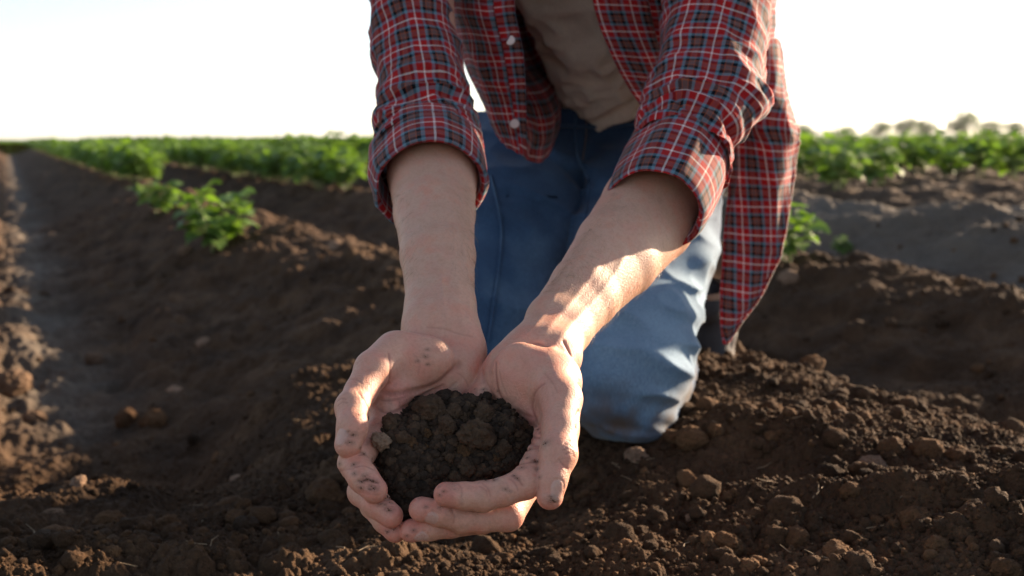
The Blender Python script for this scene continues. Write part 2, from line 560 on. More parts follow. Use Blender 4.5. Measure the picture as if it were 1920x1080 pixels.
# (polyline, depth mm, width mm)   negative depth = raised cord
CREASES = [
    (z3([(395, 300), (402, 400), (400, 460), (385, 510)]), 0.7, 1.3),
    (z3([(385, 510), (330, 590), (300, 640)]), 1.3, 1.6),
    (z3([(345, 560), (420, 570), (500, 560), (600, 545), (720, 500), (800, 430), (870, 370)]), 1.5, 2.2),
    (z3([(300, 650), (360, 690), (430, 690), (520, 650), (640, 570), (760, 520)]), 1.1, 1.4),
    (z3([(330, 610), (400, 615), (470, 600), (560, 565)]), 0.7, 1.1),
    (z3([(720, 590), (800, 530), (850, 490)]), 0.5, 1.0),
    (z3([(750, 650), (830, 640), (900, 620)]), 0.5, 1.0),
    (z3([(190, 560), (230, 620), (262, 680)]), 0.6, 1.1),
    (z3([(45, 620), (70, 600), (100, 605)]), 0.5, 0.8),
    (z3([(48, 650), (80, 625), (110, 630)]), 0.4, 0.8),
    (z3([(650, 120), (760, 130), (850, 160), (960, 185)]), 0.25, 1.2),
    (z5([(250, 480), (320, 462), (385, 485), (410, 490)]), 0.8, 1.1),
    (z5([(215, 355), (300, 345), (380, 380)]), 0.5, 1.0),
    (z5([(250, 250), (310, 240), (340, 280)]), 0.6, 1.0),
    (z5([(420, 680), (500, 640), (560, 640)]), 0.6, 1.0),
    # right hand
    (z4([(190, 320), (205, 390), (235, 460), (300, 600), (380, 740), (480, 850), (560, 900), (650, 935)]), 1.3, 1.5),
    (z4([(300, 260), (300, 350), (320, 480), (370, 590), (430, 680), (480, 740), (520, 800), (600, 880)]), 0.7, 1.4),
    (z4([(600, 560), (590, 620), (610, 690), (640, 760)]), 1.0, 1.8),
    (z4([(480, 680), (520, 730), (580, 765), (640, 772)]), 1.0, 1.4),
    (z4([(500, 770), (540, 830), (600, 860), (655, 865)]), 0.8, 1.2),
    (z4([(460, 640), (530, 680), (600, 700)]), 0.5, 1.2),
    (z4([(690, 430), (640, 470), (605, 530), (600, 570)]), 0.5, 1.4),
    (z4([(560, 100), (640, 105), (720, 130)]), 0.6, 1.2),
    (z4([(850, 90), (880, 150), (905, 200)]), 0.7, 1.4),
    (z4([(975, 655), (955, 700), (945, 780)]), 1.5, 1.4),
    (z6([(1110, 215), (1150, 198), (1190, 225)]), 0.5, 0.7),
    (z6([(1100, 245), (1150, 232), (1195, 262)]), 0.4, 0.7),
    (z6([(1105, 275), (1150, 262), (1190, 300)]), 0.5, 0.7),
    (z6([(1070, 350), (1100, 390), (1140, 430)]), 0.4, 0.9),
    (z6([(690, 480), (740, 510), (775, 560)]), 0.6, 1.1),
    (z6([(430, 570), (480, 600), (490, 640)]), 0.3, 1.0),
    (z6([(725, 400), (800, 375), (895, 365)]), 1.1, 1.2),
    (z6([(780, 300), (840, 270), (905, 260)]), 0.7, 1.1),
    # finger joints, finger tips and fine palm lines
    (z6([(255, 548), (285, 600), (280, 660)]), 0.25, 0.9),
    (z6([(450, 545), (500, 590), (515, 650)]), 0.35, 0.9),
    (z6([(670, 505), (715, 545), (740, 600)]), 0.4, 0.9),
    (z5([(905, 755), (925, 800), (915, 850)]), 0.35, 0.9),
    (z5([(1060, 730), (1090, 790), (1080, 850)]), 0.35, 1.0),
    (z5([(240, 570), (330, 590), (440, 600)]), 0.25, 0.8),
    (z5([(60, 400), (120, 380), (200, 372)]), 0.3, 0.9),
    (z5([(400, 700), (470, 712), (560, 700)]), 0.3, 0.9),
    (z3([(560, 300), (600, 360), (590, 430)]), 0.2, 0.8),
    (z3([(840, 420), (900, 460), (930, 520)]), 0.3, 0.9),
    (z3([(700, 610), (760, 580), (820, 560)]), 0.3, 0.8),
    (z3([(120, 480), (170, 470), (210, 500)]), 0.25, 0.8),
    (z4([(180, 560), (230, 600), (260, 650)]), 0.3, 0.9),
    (z4([(330, 330), (350, 420), (390, 520)]), 0.25, 0.9),
    (z4([(700, 350), (760, 420), (800, 500)]), 0.25, 1.0),
    (z4([(850, 915), (890, 895), (925, 925)]), 0.4, 0.7),
    (z4([(860, 945), (895, 925), (925, 960)]), 0.4, 0.7),
    (z6([(1120, 310), (1160, 300), (1195, 330)]), 0.4, 0.7),
    # tendons and veins of the wrists and forearms (raised)
    ([(868, 610), (860, 560), (856, 500), (850, 440)], -0.5, 3.0),
    ([(838, 612), (832, 560), (826, 500)], -0.6, 2.6),
    ([(878, 600), (880, 540), (872, 480), (850, 400)], -0.5, 2.0),
    ([(1010, 640), (1040, 600), (1075, 560), (1120, 500)], -0.7, 3.0),
    ([(1035, 655), (1070, 610), (1110, 570), (1150, 520), (1170, 480)], -0.9, 3.5),
    ([(990, 625), (1020, 590), (1060, 520)], -0.5, 2.0),
]
# nails: centre, half width / length vectors in px (axis along finger), photo coordinates
NAILS = [
    (z3([(63, 865)])[0], (2.2, -1.0), (-6.5, 16.5)),
    (z6([(1062, 610)])[0], (9.5, 0.6), (-0.6, 22)),
    (z5([(890, 815)])[0], (-2, -7.5), (11.5, 4)),
    (z5([(800, 985)])[0], (-3, -6.5), (11, -6)),
]
SPECKS = ([z3([q])[0] + (r,) for q, r in (((345, 517), 1.0), ((210, 597), 1.3), ((152, 848), 2.6), ((130, 898), 2.4), ((202, 935), 1.4), ((225, 975), 2.2), ((205, 965), 1.0),
           ((62, 1043), .8), ((158, 1048), 1.4), ((640, 318), 1.5), ((655, 272), .8), ((585, 350), .6), ((655, 372), .7), ((1035, 540), 1.0), ((190, 712), .7), ((118, 825), .6), ((1075, 600), 1.6))]
          + [z5([q])[0] + (r,) for q, r in (((205, 333), 1.7), ((80, 327), 1.2), ((209, 414), 1.4), ((302, 434), 1.3), ((270, 483), 2.2), ((300, 472), 1.8), ((325, 465), 2.0), ((350, 470), 1.8), ((375, 480), 2.2), ((405, 488), 1.0),
           ((272, 540), 1.8), ((355, 525), 1.6), ((345, 550), 1.8), ((378, 542), 2.6), ((480, 630), 2.6), ((500, 618), 2.8), ((520, 625), 2.0), ((518, 664), 1.5), ((440, 680), 1.2), ((475, 688), 1.0), ((515, 735), 2.6),
           ((555, 905), 2.4), ((498, 925), 2.4), ((960, 600), 1.5), ((997, 570), 1.0), ((728, 915), 1.2), ((668, 962), 1.0), ((838, 707), .8), ((965, 712), 1.4))]
          + [z4([q])[0] + (r,) for q, r in (((203, 477), 1.0), ((225, 497), 1.0), ((262, 545), 2.2), ((278, 582), 3.0), ((318, 668), 1.6), ((340, 610), 1.0), ((380, 735), 1.2), ((455, 662), 1.3), ((520, 708), 2.4), ((533, 720), 1.4), ((425, 705), 1.0),
           ((482, 810), 2.0), ((645, 800), 1.6), ((660, 826), .8), ((578, 958), 1.4), ((648, 975), 1.0), ((557, 1030), 1.6), ((72, 633), 1.6), ((108, 590), .6), ((130, 472), .5), ((315, 490), .8))]
          + [z6([q])[0] + (r,) for q, r in (((962, 221), 3.0), ((880, 366), 2.2), ((897, 366), 1.2), ((770, 418), 1.5), ((710, 482), 1.2), ((640, 592), 1.1), ((672, 612), .7), ((900, 432), 1.4), ((1022, 683), 3.4), ((1008, 655), 1.4), ((480, 522), 1.8), ((545, 520), 1.3), ((913, 495), .9), ((735, 505), 1.5))])


def build_crease_fn():
    items = []
    for poly, dep, wid in CREASES:
        dn_ = dense(poly, 5.0)
        w3 = march(dn_)
        cen = w3.mean(0); rad = np.linalg.norm(w3 - cen, axis=1).max()
        items.append((w3, dep * 0.001, wid * 0.001, cen, rad))
    nails = []
    for c, wv, lv in NAILS:
        c = np.array(c)
        q = march([c, c + np.array(wv), c - np.array(wv), c + np.array(lv), c - np.array(lv)])
        e = 1e-4
        g = np.array([body_base((q[0] + np.eye(3)[i] * e)[None])[0] - body_base((q[0] - np.eye(3)[i] * e)[None])[0] for i in range(3)])
        g /= np.linalg.norm(g)
        L = q[3] - q[4]; L -= g * (L @ g); hl = np.linalg.norm(L) / 2; L /= np.linalg.norm(L)
        W_ = np.cross(g, L)
        nails.append((q[0], L, W_, g, hl))
    return items, nails


def creases(p, items):
    """returns displacement along the surface and the crease mask"""
    disp = np.zeros(len(p)); mask = np.zeros(len(p))
    for w3, dep, wid, cen, rad in items:
        m = np.linalg.norm(p - cen, axis=1) < rad + 4 * wid
        if not m.any(): continue
        dd = d_poly(p[m], w3)
        g = np.exp(-(dd / wid) ** 2)
        disp[m] += g * dep * (1.35 if dep > 0 else 1.0)
        if dep > 0:
            g2 = np.exp(-(dd / (wid * 0.75)) ** 2) * min(1.0, dep / 0.0008)
            mask[m] = np.maximum(mask[m], g2)
    return disp, mask


def nail_fields(p, nails):
    """raised plate and groove of each nail"""
    disp = np.zeros(len(p)); mask = np.zeros(len(p))
    for c, L, W_, g, hl in nails:
        q = p - c
        r2 = np.linalg.norm(q, axis=1)
        m = r2 < hl * 2.5
        if not m.any(): continue
        q = q[m]
        u = (q @ L) / hl; v = (q @ W_) / 0.0050
        n_ = (q @ g)
        e = (np.abs(u) ** 2.6 + np.abs(v) ** 2.6) ** (1 / 2.6)
        ok = n_ > -0.006
        groove = np.exp(-((e - 1.02) / 0.10) ** 2) * 0.0005 * ok
        plate = np.clip((1.0 - e) / 0.08, 0, 1) * ok
        disp[m] += groove - plate * 0.00012
        mask[m] = np.maximum(mask[m], plate)
    return disp, mask


def build_body(mat, parent=None):
    items, nails = build_crease_fn()

    def fn(p):
        d = body_base(p)
        near = np.abs(d) < 0.012
        if near.any():
            q = p[near]
            c, _ = creases(q, items)
            nf, _ = nail_fields(q, nails)
            d[near] += c + nf
        return d
    lo = pc(630, 1040, .78); hi = [0.21, 0.17, 1.24]
    vp, fc = iso_mesh(fn, [-0.145, -0.205, 0.765], [0.215, 0.19, 1.24], HAND_VOX)
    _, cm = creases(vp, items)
    _, nm = nail_fields(vp, nails)
    # redness: fingertips, knuckles, edges of the palm, the web of the thumb
    red = np.zeros(len(vp))
    spots = []
    for f in L_FING + R_FING:
        spots += [(f[-1][0], .013, 1.0), (f[2][0], .010, .75)]
    for t in (L_THUMB, R_THUMB):
        spots += [(t[-1][0], .013, .8), (t[3][0], .012, .4)]
    for q in ((735, 722), (760, 750), (1000, 790), (1003, 815), (880, 735), (905, 690)):
        spots.append((march([q])[0], .014, .7))
    for c, r, a in spots:
        red = np.maximum(red, a * np.exp(-((np.linalg.norm(vp - c, axis=1) / r) ** 2)))
    palmish = np.clip((0.95 - vp[:, 2]) / 0.05, 0, 1) * 0.30
    red = np.clip(np.maximum(red, palmish) + 0.18 * fbm3(vp, 90, 3), 0, 1)
    # soil rubbed into the creases and around the specks
    dirt = np.zeros(len(vp))
    sp = march([(s[0], s[1]) for s in SPECKS])
    for s, c in zip(SPECKS, sp):
        r = 0.0013 + 0.0009 * s[2]
        q_ = vp - c
        dirt = np.maximum(dirt, np.exp(-((np.linalg.norm(q_ * np.array([0.8, 1.4, 1.0]), axis=1) / r) ** 2)) * 0.75)
    soilc = pc(850, 860, .845)
    near = np.exp(-((np.maximum(np.linalg.norm(vp - soilc, axis=1) - 0.045, 0) / 0.02) ** 2))
    dirt = np.maximum(dirt, cm * 0.75 * near)
    under = np.exp(-((np.linalg.norm(vp - soilc, axis=1) - 0.055) / 0.012) ** 2)
    dirt = np.maximum(dirt, under * np.clip(0.15 + 0.6 * fbm3(vp, 140, 4, seed=15), 0, 0.55))
    dirt = np.maximum(dirt, near * np.clip(fbm3(vp, 260, 3, seed=5) - 0.25, 0, 1) * 1.4)
    me = mesh_np("body", to_world(vp), fc)
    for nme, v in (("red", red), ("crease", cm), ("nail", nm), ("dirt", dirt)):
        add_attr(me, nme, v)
    return me, sp

# ------------------------------------------------------------------ the field
VP_A = math.atan((960.0 - 20.0) / F)          # the furrows run away to the left of the view direction
NX, NY = math.cos(VP_A), math.sin(VP_A)       # across the furrows
TX, TY = -math.sin(VP_A), math.cos(VP_A)      # along the furrows
FAR_S = [-1.3, -0.80, -0.42, -0.28, -0.06, 0.16, 0.38, 0.62, 0.78, 0.90, 1.03, 1.14, 1.30, 1.50, 1.72, 1.95, 2.10, 2.22, 2.36, 2.60, 2.82, 3.05, 3.22, 3.40, 3.60, 3.85, 4.05]
FAR_H = [0.40, 0.60, 0.40, 0.45, 0.625, 0.635, 0.572, 0.485, 0.415, 0.372, 0.352, 0.375, 0.46, 0.53, 0.53, 0.44, 0.375, 0.355, 0.385, 0.46, 0.48, 0.40, 0.31, 0.262, 0.31, 0.40, 0.42]
NEAR_S = [-1.3, -0.5, -0.2, 0.2, 0.40, 0.55, 0.70, 0.85, 1.03, 1.12, 1.30, 1.50]
NEAR_H = [0.36, 0.38, 0.41, 0.44, 0.435, 0.415, 0.385, 0.360, 0.350, 0.368, 0.45, 0.53]


def sstep(a, b, x):
    t = np.clip((x - a) / (b - a), 0, 1)
    return t * t * (3 - 2 * t)


def ground_base(X, Y):
    X = np.asarray(X, dtype=np.float64); Y = np.asarray(Y, dtype=np.float64)
    s = NX * X + NY * Y
    t = TX * X + TY * Y
    s = s + 0.03 * noise2(t, s * 0.3, 0.9, 11) + 0.012 * noise2(t, s, 3.1, 12)
    hf = np.interp(s, FAR_S, FAR_H)
    ph = (s - 3.40) / 1.15
    per = 0.345 - 0.075 * np.cos(2 * np.pi * ph) + 0.02 * np.cos(4 * np.pi * ph)
    hf = np.where(s > 4.05, per, hf)
    ph2 = (s + 1.3) / 1.15
    hf = np.where(s < -1.3, 0.42 - 0.08 * np.cos(2 * np.pi * ph2), hf)
    hn = np.interp(s, NEAR_S, NEAR_H)
    Yw = Y + 0.22 * noise2(X, Y, 2.3, 14) + 0.10 * noise2(X, Y, 6.0, 15)
    e0 = 0.55 * sstep(0.12, 0.5, s)
    wn = (1 - sstep(1.22 + e0, 1.85 + 1.4 * e0, Yw)) * (1 - sstep(1.25, 1.5, s))
    h = hf * (1 - wn) + hn * wn
    h = h - 0.045 * (1 - sstep(0.93, 1.28, Y + 0.10 * X)) * (1 - sstep(0.9, 1.4, s))
    # the drag marks and hollows of the foreground on the right
    for (px_, py_, l, w_, a, ang) in ((0.36, 1.08, .13, .022, .020, -28), (0.44, 1.16, .12, .020, -.022, -30), (0.50, 1.05, .12, .018, .016, -22), (0.30, 1.20, .08, .03, -.014, -40),
                                      (0.33, 1.33, .10, .035, .022, -30), (0.25, 1.36, .05, .05, .016, 0), (0.55, 1.30, .10, .04, .012, -20), (-0.28, 1.05, .12, .05, .012, 10), (0.05, 1.02, .2, .06, .012, 0),
                                      (-0.55, 1.45, .10, .08, .015, 0), (-0.33, 1.25, .05, .04, .018, 0), (-0.62, 1.15, .12, .05, -.014, 20)):
        c_, s_ = math.cos(math.radians(ang)), math.sin(math.radians(ang))
        dx = X - px_; dy = Y - py_
        u = dx * c_ + dy * s_; v = -dx * s_ + dy * c_
        h = h - a * np.exp(-(u / l) ** 2 - (v / w_) ** 2)
    # soft rises and dips
    fade = 1 - sstep(25, 60, Y)
    h = h - 0.018 * noise2(X, Y, 3.2, 3) * fade - 0.010 * noise2(X, Y, 8.0, 4) * fade
    z = CAM_H - h
    return z


def ground_z(X, Y, fine=True):
    X = np.asarray(X, dtype=np.float64); Y = np.asarray(Y, dtype=np.float64)
    z = ground_base(X, Y)
    R = np.hypot(X, Y)
    s = NX * X + NY * Y
    # smoother skin on the flanks of the ridges, crumbly on crests and in the foreground
    fore = np.clip((1 - sstep(1.7, 2.6, R)) + 0.55 * np.exp(-((s - 1.0) / 0.28) ** 2) + 0.6 * np.exp(-((s - 2.22) / 0.22) ** 2) + 0.55, 0, 1)
    z = z + 0.021 * fbm2(X * 1.6 + Y * .5, Y, 5.5, 4, 0.6, 23) * sstep(1.8, 3.0, R) * (1 - sstep(14, 30, R))
    z = z + 0.006 * fbm2(X, Y, 18, 3, 0.55, 21) * (0.5 + 0.5 * fore)
    if fine:
        patch = np.clip(0.65 + 0.9 * noise2(X, Y, 5.0, 31), 0.25, 1.25)
        near = 1 - sstep(7, 12, R)
        z = z + lumps2(X, Y, 0.040, 41, 0.45) * fore * patch * near * 0.6
        near = 1 - sstep(3, 5, R)
        m = near > 0
        if m.any():
            xm, ym, fm, pm = X[m], Y[m], (fore * near)[m], patch[m]
            z[m] += lumps2(xm + 3.1, ym, 0.017, 51, 0.6) * fm * pm * 0.75
            z[m] += lumps2(xm, ym + 1.7, 0.0095, 61, 0.9) * fm * 0.8
        near = 1 - sstep(1.6, 2.4, R)
        m = near > 0
        if m.any():
            xm, ym, fm = X[m], Y[m], (fore * near)[m]
            z[m] += lumps2(xm + 0.7, ym, 0.0052, 71, 0.95) * fm * 0.8
            z[m] += 0.0006 * fbm2(xm, ym, 330, 2, 0.6, 81) * fm
    return z


def ground_hit(px, py, tmax=60.0):
    d = to_world(pc(px, py, 1.0)) - np.array([0, 0, CAM_H])
    t = np.exp(np.linspace(math.log(0.6), math.log(tmax), 1400))
    p = np.array([0, 0, CAM_H]) + d[None] * t[:, None]
    z = ground_base(p[:, 0], p[:, 1])
    k = np.nonzero(p[:, 2] < z)[0]
    i = k[0] if len(k) else len(t) - 1
    return p[i]


def soil_material(name, dark=1.0, fine=1.0, grey=0.0, isles=1.0):
    m, n, b, out = mat_new(name)
    tc = nd(n, "ShaderNodeTexCoord")
    geo = nd(n, "ShaderNodeNewGeometry")
    n1 = nd(n, "ShaderNodeTexNoise", in_Scale=7.0, in_Detail=6.0, in_Roughness=0.6)
    n2 = nd(n, "ShaderNodeTexNoise", in_Scale=160.0, in_Detail=6.0, in_Roughness=0.7)
    n3 = nd(n, "ShaderNodeTexVoronoi", in_Scale=340.0)
    n4 = nd(n, "ShaderNodeTexNoise", in_Scale=900.0, in_Detail=3.0, in_Roughness=0.7)
    for q in (n1, n2, n3, n4):
        n.links.new(geo.outputs['Position'], q.inputs['Vector'])
    r = ramp(n, [(0.30, (0.030 * dark, 0.0170 * dark, 0.0090 * dark)), (0.52, (0.058 * dark, 0.033 * dark, 0.0175 * dark)), (0.75, (0.105 * dark, 0.063 * dark, 0.035 * dark))])
    n.links.new(n1.outputs[0], r.inputs[0])
    isl = ramp(n, [(0.0, (0.62, 0.62, 0.62)), (0.6, (1.0, 1.0, 1.0)), (1.0, (1.75, 1.62, 1.45))])
    n.links.new(geo.outputs['Random Per Island'], isl.inputs[0])
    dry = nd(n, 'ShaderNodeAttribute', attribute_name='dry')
    hsv = nd(n, 'ShaderNodeHueSaturation')
    hsv.inputs['Saturation'].default_value = 1.0 - grey
    n.links.new(r.outputs[0], hsv.inputs['Color'])
    r2 = ramp(n, [(0.30, (0.65, 0.62, 0.60)), (0.55, (1.0, 1.0, 1.0)), (0.74, (1.45, 1.38, 1.28))])
    n.links.new(n2.outputs[0], r2.inputs[0])
    col = mixc(n, 1.0, hsv.outputs[0], r2.outputs[0], 'MULTIPLY')
    col = mixc(n, isles, col, isl.outputs[0], 'MULTIPLY')
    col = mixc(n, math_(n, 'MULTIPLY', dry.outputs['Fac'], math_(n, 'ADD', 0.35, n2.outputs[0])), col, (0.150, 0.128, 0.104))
    n.links.new(col, b.inputs['Base Color'])
    b.inputs['Roughness'].default_value = 0.95
    b.inputs['Specular IOR Level'].default_value = 0.15
    h = math_(n, 'ADD', n2.outputs[0], math_(n, 'ADD', math_(n, 'MULTIPLY', n3.outputs['Distance'], -0.5), math_(n, 'MULTIPLY', n4.outputs[0], 0.35)))
    bp = nd(n, "ShaderNodeBump", in_Strength=0.9, in_Distance=0.0035 * fine)
    n.links.new(h, bp.inputs['Height'])
    n.links.new(bp.outputs[0], b.inputs['Normal'])
    return m


SOIL = soil_material("soil", 1.22, 1.0, 0.0)
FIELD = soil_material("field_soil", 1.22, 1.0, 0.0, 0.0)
SOIL_DARK = soil_material("moist_soil", 1.0, 0.6, 0.2)
PALE = soil_material("pale_clod", 3.0, 0.6, 0.3)
PALE_MID = soil_material("dry_clod", 1.9, 0.8, 0.25)


def build_ground():
    th = np.concatenate([np.linspace(-180, -60, 40)[:-1], np.linspace(-60, -33, 60)[:-1], np.linspace(-33, 33, GCOLS), np.linspace(33, 60, 60)[1:], np.linspace(60, 180, 40)[1:-1]])
    rr = np.concatenate([np.linspace(0.02, 0.82, 22)[:-1], np.exp(np.linspace(math.log(0.82), math.log(2.6), int(GROWS * 0.62)))[:-1],
                         np.exp(np.linspace(math.log(2.6), math.log(9), int(GROWS * 0.38)))[:-1], np.exp(np.linspace(math.log(9), math.log(70), 130))[:-1], np.exp(np.linspace(math.log(70), math.log(4000), 30))])
    T, R = np.meshgrid(np.radians(th), rr)
    X = (R * np.sin(T)).ravel(); Y = (R * np.cos(T)).ravel()
    Z = ground_z(X, Y)
    Z = np.where(R.ravel() > 60, CAM_H - 0.36, Z)
    nr, nc = R.shape
    i = np.arange(nr - 1)[:, None] * nc + np.arange(nc)[None]
    j = np.arange(nr - 1)[:, None] * nc + (np.arange(nc)[None] + 1) % nc
    f = np.stack([i, j, j + nc, i + nc], -1).reshape(-1, 4)
    f = f[:, ::-1]
    me = mesh_np("ground", np.stack([X, Y, Z], 1), f)
    s = NX * X + NY * Y
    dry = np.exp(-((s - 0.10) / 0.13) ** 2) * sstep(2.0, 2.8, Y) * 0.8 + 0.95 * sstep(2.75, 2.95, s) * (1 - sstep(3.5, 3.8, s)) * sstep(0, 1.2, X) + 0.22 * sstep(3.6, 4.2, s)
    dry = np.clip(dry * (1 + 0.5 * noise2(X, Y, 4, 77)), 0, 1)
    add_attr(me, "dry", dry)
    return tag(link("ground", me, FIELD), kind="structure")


# ---- clods
def clod_mesh(name, sub, seed, rough=1.0, squash=0.8):
    bm = bmesh.new()
    bmesh.ops.create_icosphere(bm, subdivisions=sub, radius=1.0)
    v = np.array([q.co[:] for q in bm.verts])
    f = np.array([[l.index for l in q.verts] for q in bm.faces])
    bm.free()
    o = seed * 13.7
    r = 1 + 0.22 * noise3(v + o, 1.1, seed) + rough * (0.11 * noise3(v + o, 2.6, seed + 1) + 0.07 * noise3(v + o, 5.5, seed + 2))
    if sub >= 4:
        # crumbs sticking to the surface
        r = r + rough * (0.045 * np.abs(noise3(v + o, 11, seed + 3)) + 0.028 * noise3(v + o, 22, seed + 4) + (0.016 * noise3(v + o, 42, seed + 5) if sub >= 5 else 0))
    v = v * r[:, None] * np.array([1.0, 0.86, squash])
    return v, f


def clod_thing(name, v, f, loc, size, rot, mat, label, group, cat="clod"):
    me = mesh_np(name, v, f)
    o = link(name, me, mat)
    o.location = loc
    o.scale = (size,) * 3
    o.rotation_euler = rot
    tag(o, label, cat, group)
    return o


def merged_clods(name, centres, radii, sub, mat, seed, nvar=6, parent=None, sink=0.0):
    rng = np.random.RandomState(seed)
    base = [clod_mesh("c", sub, 200 + seed * 10 + k, 1.7, 0.7) for k in range(nvar)]
    V, Fc = [], []
    off = 0
    var = rng.randint(0, nvar, len(centres))
    ang = rng.rand(len(centres), 3) * 6.28
    for k in range(nvar):
        m = np.nonzero(var == k)[0]
        if len(m) == 0: continue
        v, f = base[k]
        a = ang[m]
        ca, sa, cb, sb = np.cos(a[:, 0]), np.sin(a[:, 0]), np.cos(a[:, 1]), np.sin(a[:, 1])
        Rm = np.zeros((len(m), 3, 3))
        Rm[:, 0, 0] = ca; Rm[:, 0, 1] = -sa * cb; Rm[:, 0, 2] = sa * sb
        Rm[:, 1, 0] = sa; Rm[:, 1, 1] = ca * cb; Rm[:, 1, 2] = -ca * sb
        Rm[:, 2, 1] = sb; Rm[:, 2, 2] = cb
        vv = np.einsum('nij,vj->nvi', Rm, v) * radii[m][:, None, None] + centres[m][:, None, :]
        V.append(vv.reshape(-1, 3))
        ff = f[None] + (np.arange(len(m)) * len(v))[:, None, None] + off
        Fc.append(ff.reshape(-1, 3))
        off += len(m) * len(v)
    me = mesh_np(name, np.concatenate(V), np.concatenate(Fc))
    return link(name, me, mat, parent)


def build_crumbs():
    rng = np.random.RandomState(4)

    def scatter(n, y0, y1, r0, r1, pw, spread=0.52):
        d = y0 * (y1 / y0) ** rng.rand(n)
        x = (rng.rand(n) * 2 - 1) * d * spread
        dens = 0.5 + 0.7 * noise2(x, d, 4.0, 91) + 0.4 * noise2(x, d, 14.0, 92)
        s = NX * x + NY * d
        dens = dens + 0.5 * np.exp(-((s - 1.0) / 0.25) ** 2) - 0.5 * sstep(1.9, 2.6, d) * (np.abs(s - 0.45) < 0.38)
        k = rng.rand(n) < dens
        x, d = x[k], d[k]
        r = r0 * (r1 / r0) ** (rng.rand(len(x)) ** pw)
        z = ground_z(x, d)
        return np.stack([x, d, z + r * 0.15], 1), r
    c, r = scatter(int(42000 * CR), 0.88, 2.3, .0012, .0038, 1.5)
    a = merged_clods("soil_crumbs", c, r, 1, SOIL, 1)
    tag(a, "fine brown soil crumbs strewn over the field near the hands", "soil", kind="stuff")
    c, r = scatter(int(4200 * CR), 0.88, 3.0, .0036, .0075, 2.0)
    b = merged_clods("small_clods", c, r, 2, SOIL, 2)
    tag(b, "small rounded brown clods scattered over the field in front of and around the kneeling person", "soil", kind="stuff")
    c, r = scatter(int(1300 * CR), 0.9, 7.0, .008, .018, 1.9)
    b = merged_clods("loose_clods", c, r, 3, SOIL, 3, nvar=10)
    tag(b, "loose lumpy brown clods lying thick along ridges and foreground of the field", "soil", kind="stuff")


# photo position, radius in px, squash, material, label
BIG_CLODS = [
    (606, 922, 40, 'S', "big cracked brown clod with a sunlit right side, just left of the curled fingers"),
    (446, 973, 25, 'S', "sunlit lumpy clod between the big cracked clod and the broad clod at lower left"),
    (314, 988, 30, 'S', "broad sunlit clod near the bottom left, right of the low rounded mound clod"),
    (104, 1018, 34, 'S', "low rounded mound-like clod near the bottom left corner, lit on top"),
    (209, 1042, 17, 'S', "small pointed sunlit clod on the bottom edge, right of the mound-like clod"),
    (284, 786, 25, 'S', "smooth roundish clod in shade at the foot of the left ridge"),
    (236, 792, 24, 'S', "dark round clod in shade, left neighbour of the smooth roundish clod"),
    (97, 966, 20, 'M', "grey-brown egg-shaped clod standing in shade at lower left"),
    (200, 978, 30, 'S', "dark shaded clod between the egg-shaped clod and the broad sunlit clod"),
    (145, 908, 15, 'P', "small pale stone-like lump lying in shade at far left"),
    (443, 902, 18, 'P', "pale beige lump in shade, up and left of the big clod by the fingers"),
    (455, 946, 15, 'S', "reddish small clod leaning on the back of the sunlit lumpy clod"),
    (380, 1002, 16, 'S', "small lit clod right of the broad sunlit clod"),
    (1738, 843, 32, 'S', "large rounded clod on the right-hand slope, biggest of those near the right edge"),
    (1796, 852, 24, 'S', "craggy clod touching the right side of the largest clod on the right-hand slope"),
    (1672, 840, 26, 'S', "flat-topped clod left of the largest clod on the right-hand slope"),
    (1642, 872, 27, 'P', "smooth pale brown stone-like clod below the flat-topped clod on the right"),
    (1720, 972, 30, 'S', "tall rounded clod at the lower right, in the middle of a cluster of three"),
    (1678, 984, 17, 'S', "small clod at the left of the lower right cluster of three"),
    (1727, 985, 15, 'S', "small dark clod in front of the tall rounded clod in the lower right cluster"),
    (1366, 1020, 28, 'S', "upright rounded clod near the bottom edge, right of the thumb of the right-hand palm"),
    (1330, 1026, 18, 'S', "brown clod leaning against the left of the upright rounded clod"),
    (1570, 1038, 32, 'S', "wide flattened clod on the bottom edge right of centre"),
    (1195, 857, 26, 'P', "pale flat clod half buried below the knee of the jeans"),
    (1298, 824, 30, 'S', "lumpy clod on the ridge just right of the denim knee, over the row of crumbs"),
    (1341, 816, 17, 'S', "neat round clod standing right of the lumpy clod by the denim knee"),
    (1447, 824, 15, 'S', "round brown clod halfway between the denim knee and the largest right-hand clod"),
    (1402, 1062, 22, 'S', "lumpy lit clod low on the bottom edge, right of the upright rounded clod"),
    (1760, 1022, 24, 'S', "weathered clod near the lower right, below the cluster of three"),
    (1893, 1068, 28, 'S', "rounded ribbed clod at the bottom right corner"),
    (1620, 1062, 18, 'S', "small clod right of the wide flattened clod on the bottom edge"),
    (1368, 930, 13, 'S', "small round clod alone in the middle of the right foreground"),
    (1295, 975, 10, 'P', "tiny pale pebble-like clod in the middle of the right foreground"),
    (17, 720, 34, 'O', "sunlit orange-brown lump on the left edge, on the flank of the left ridge"),
    (65, 782, 20, 'O', "narrow sunlit clod just below the orange-brown lump at the left edge"),
    (383, 652, 15, 'P', "pale blurred stone half way up the shaded left ridge"),
    (327, 740, 14, 'P', "pale blurred pebble at the foot of the shaded left ridge"),
    (174, 672, 18, 'M', "grey blurred stone lying in the furrow at left"),
    (345, 470, 14, 'M', "blurred clod beside the lone plant on the left ridge"),
    (628, 462, 14, 'P', "pinkish sunlit stone on the crest left of the plaid sleeve's forearm"),
    (1478, 520, 20, 'P', "pale rounded stone under the plant right of the shirt tail"),
    (1808, 530, 17, 'S', "dark clod on the crest of the second ridge at right"),
    (1598, 925, 20, 'S', "knobbly clod in the hollow at right between two drag marks"),
    (1195, 1046, 15, 'S', "small lit clod on the bottom edge below the right-hand thumb"),
]


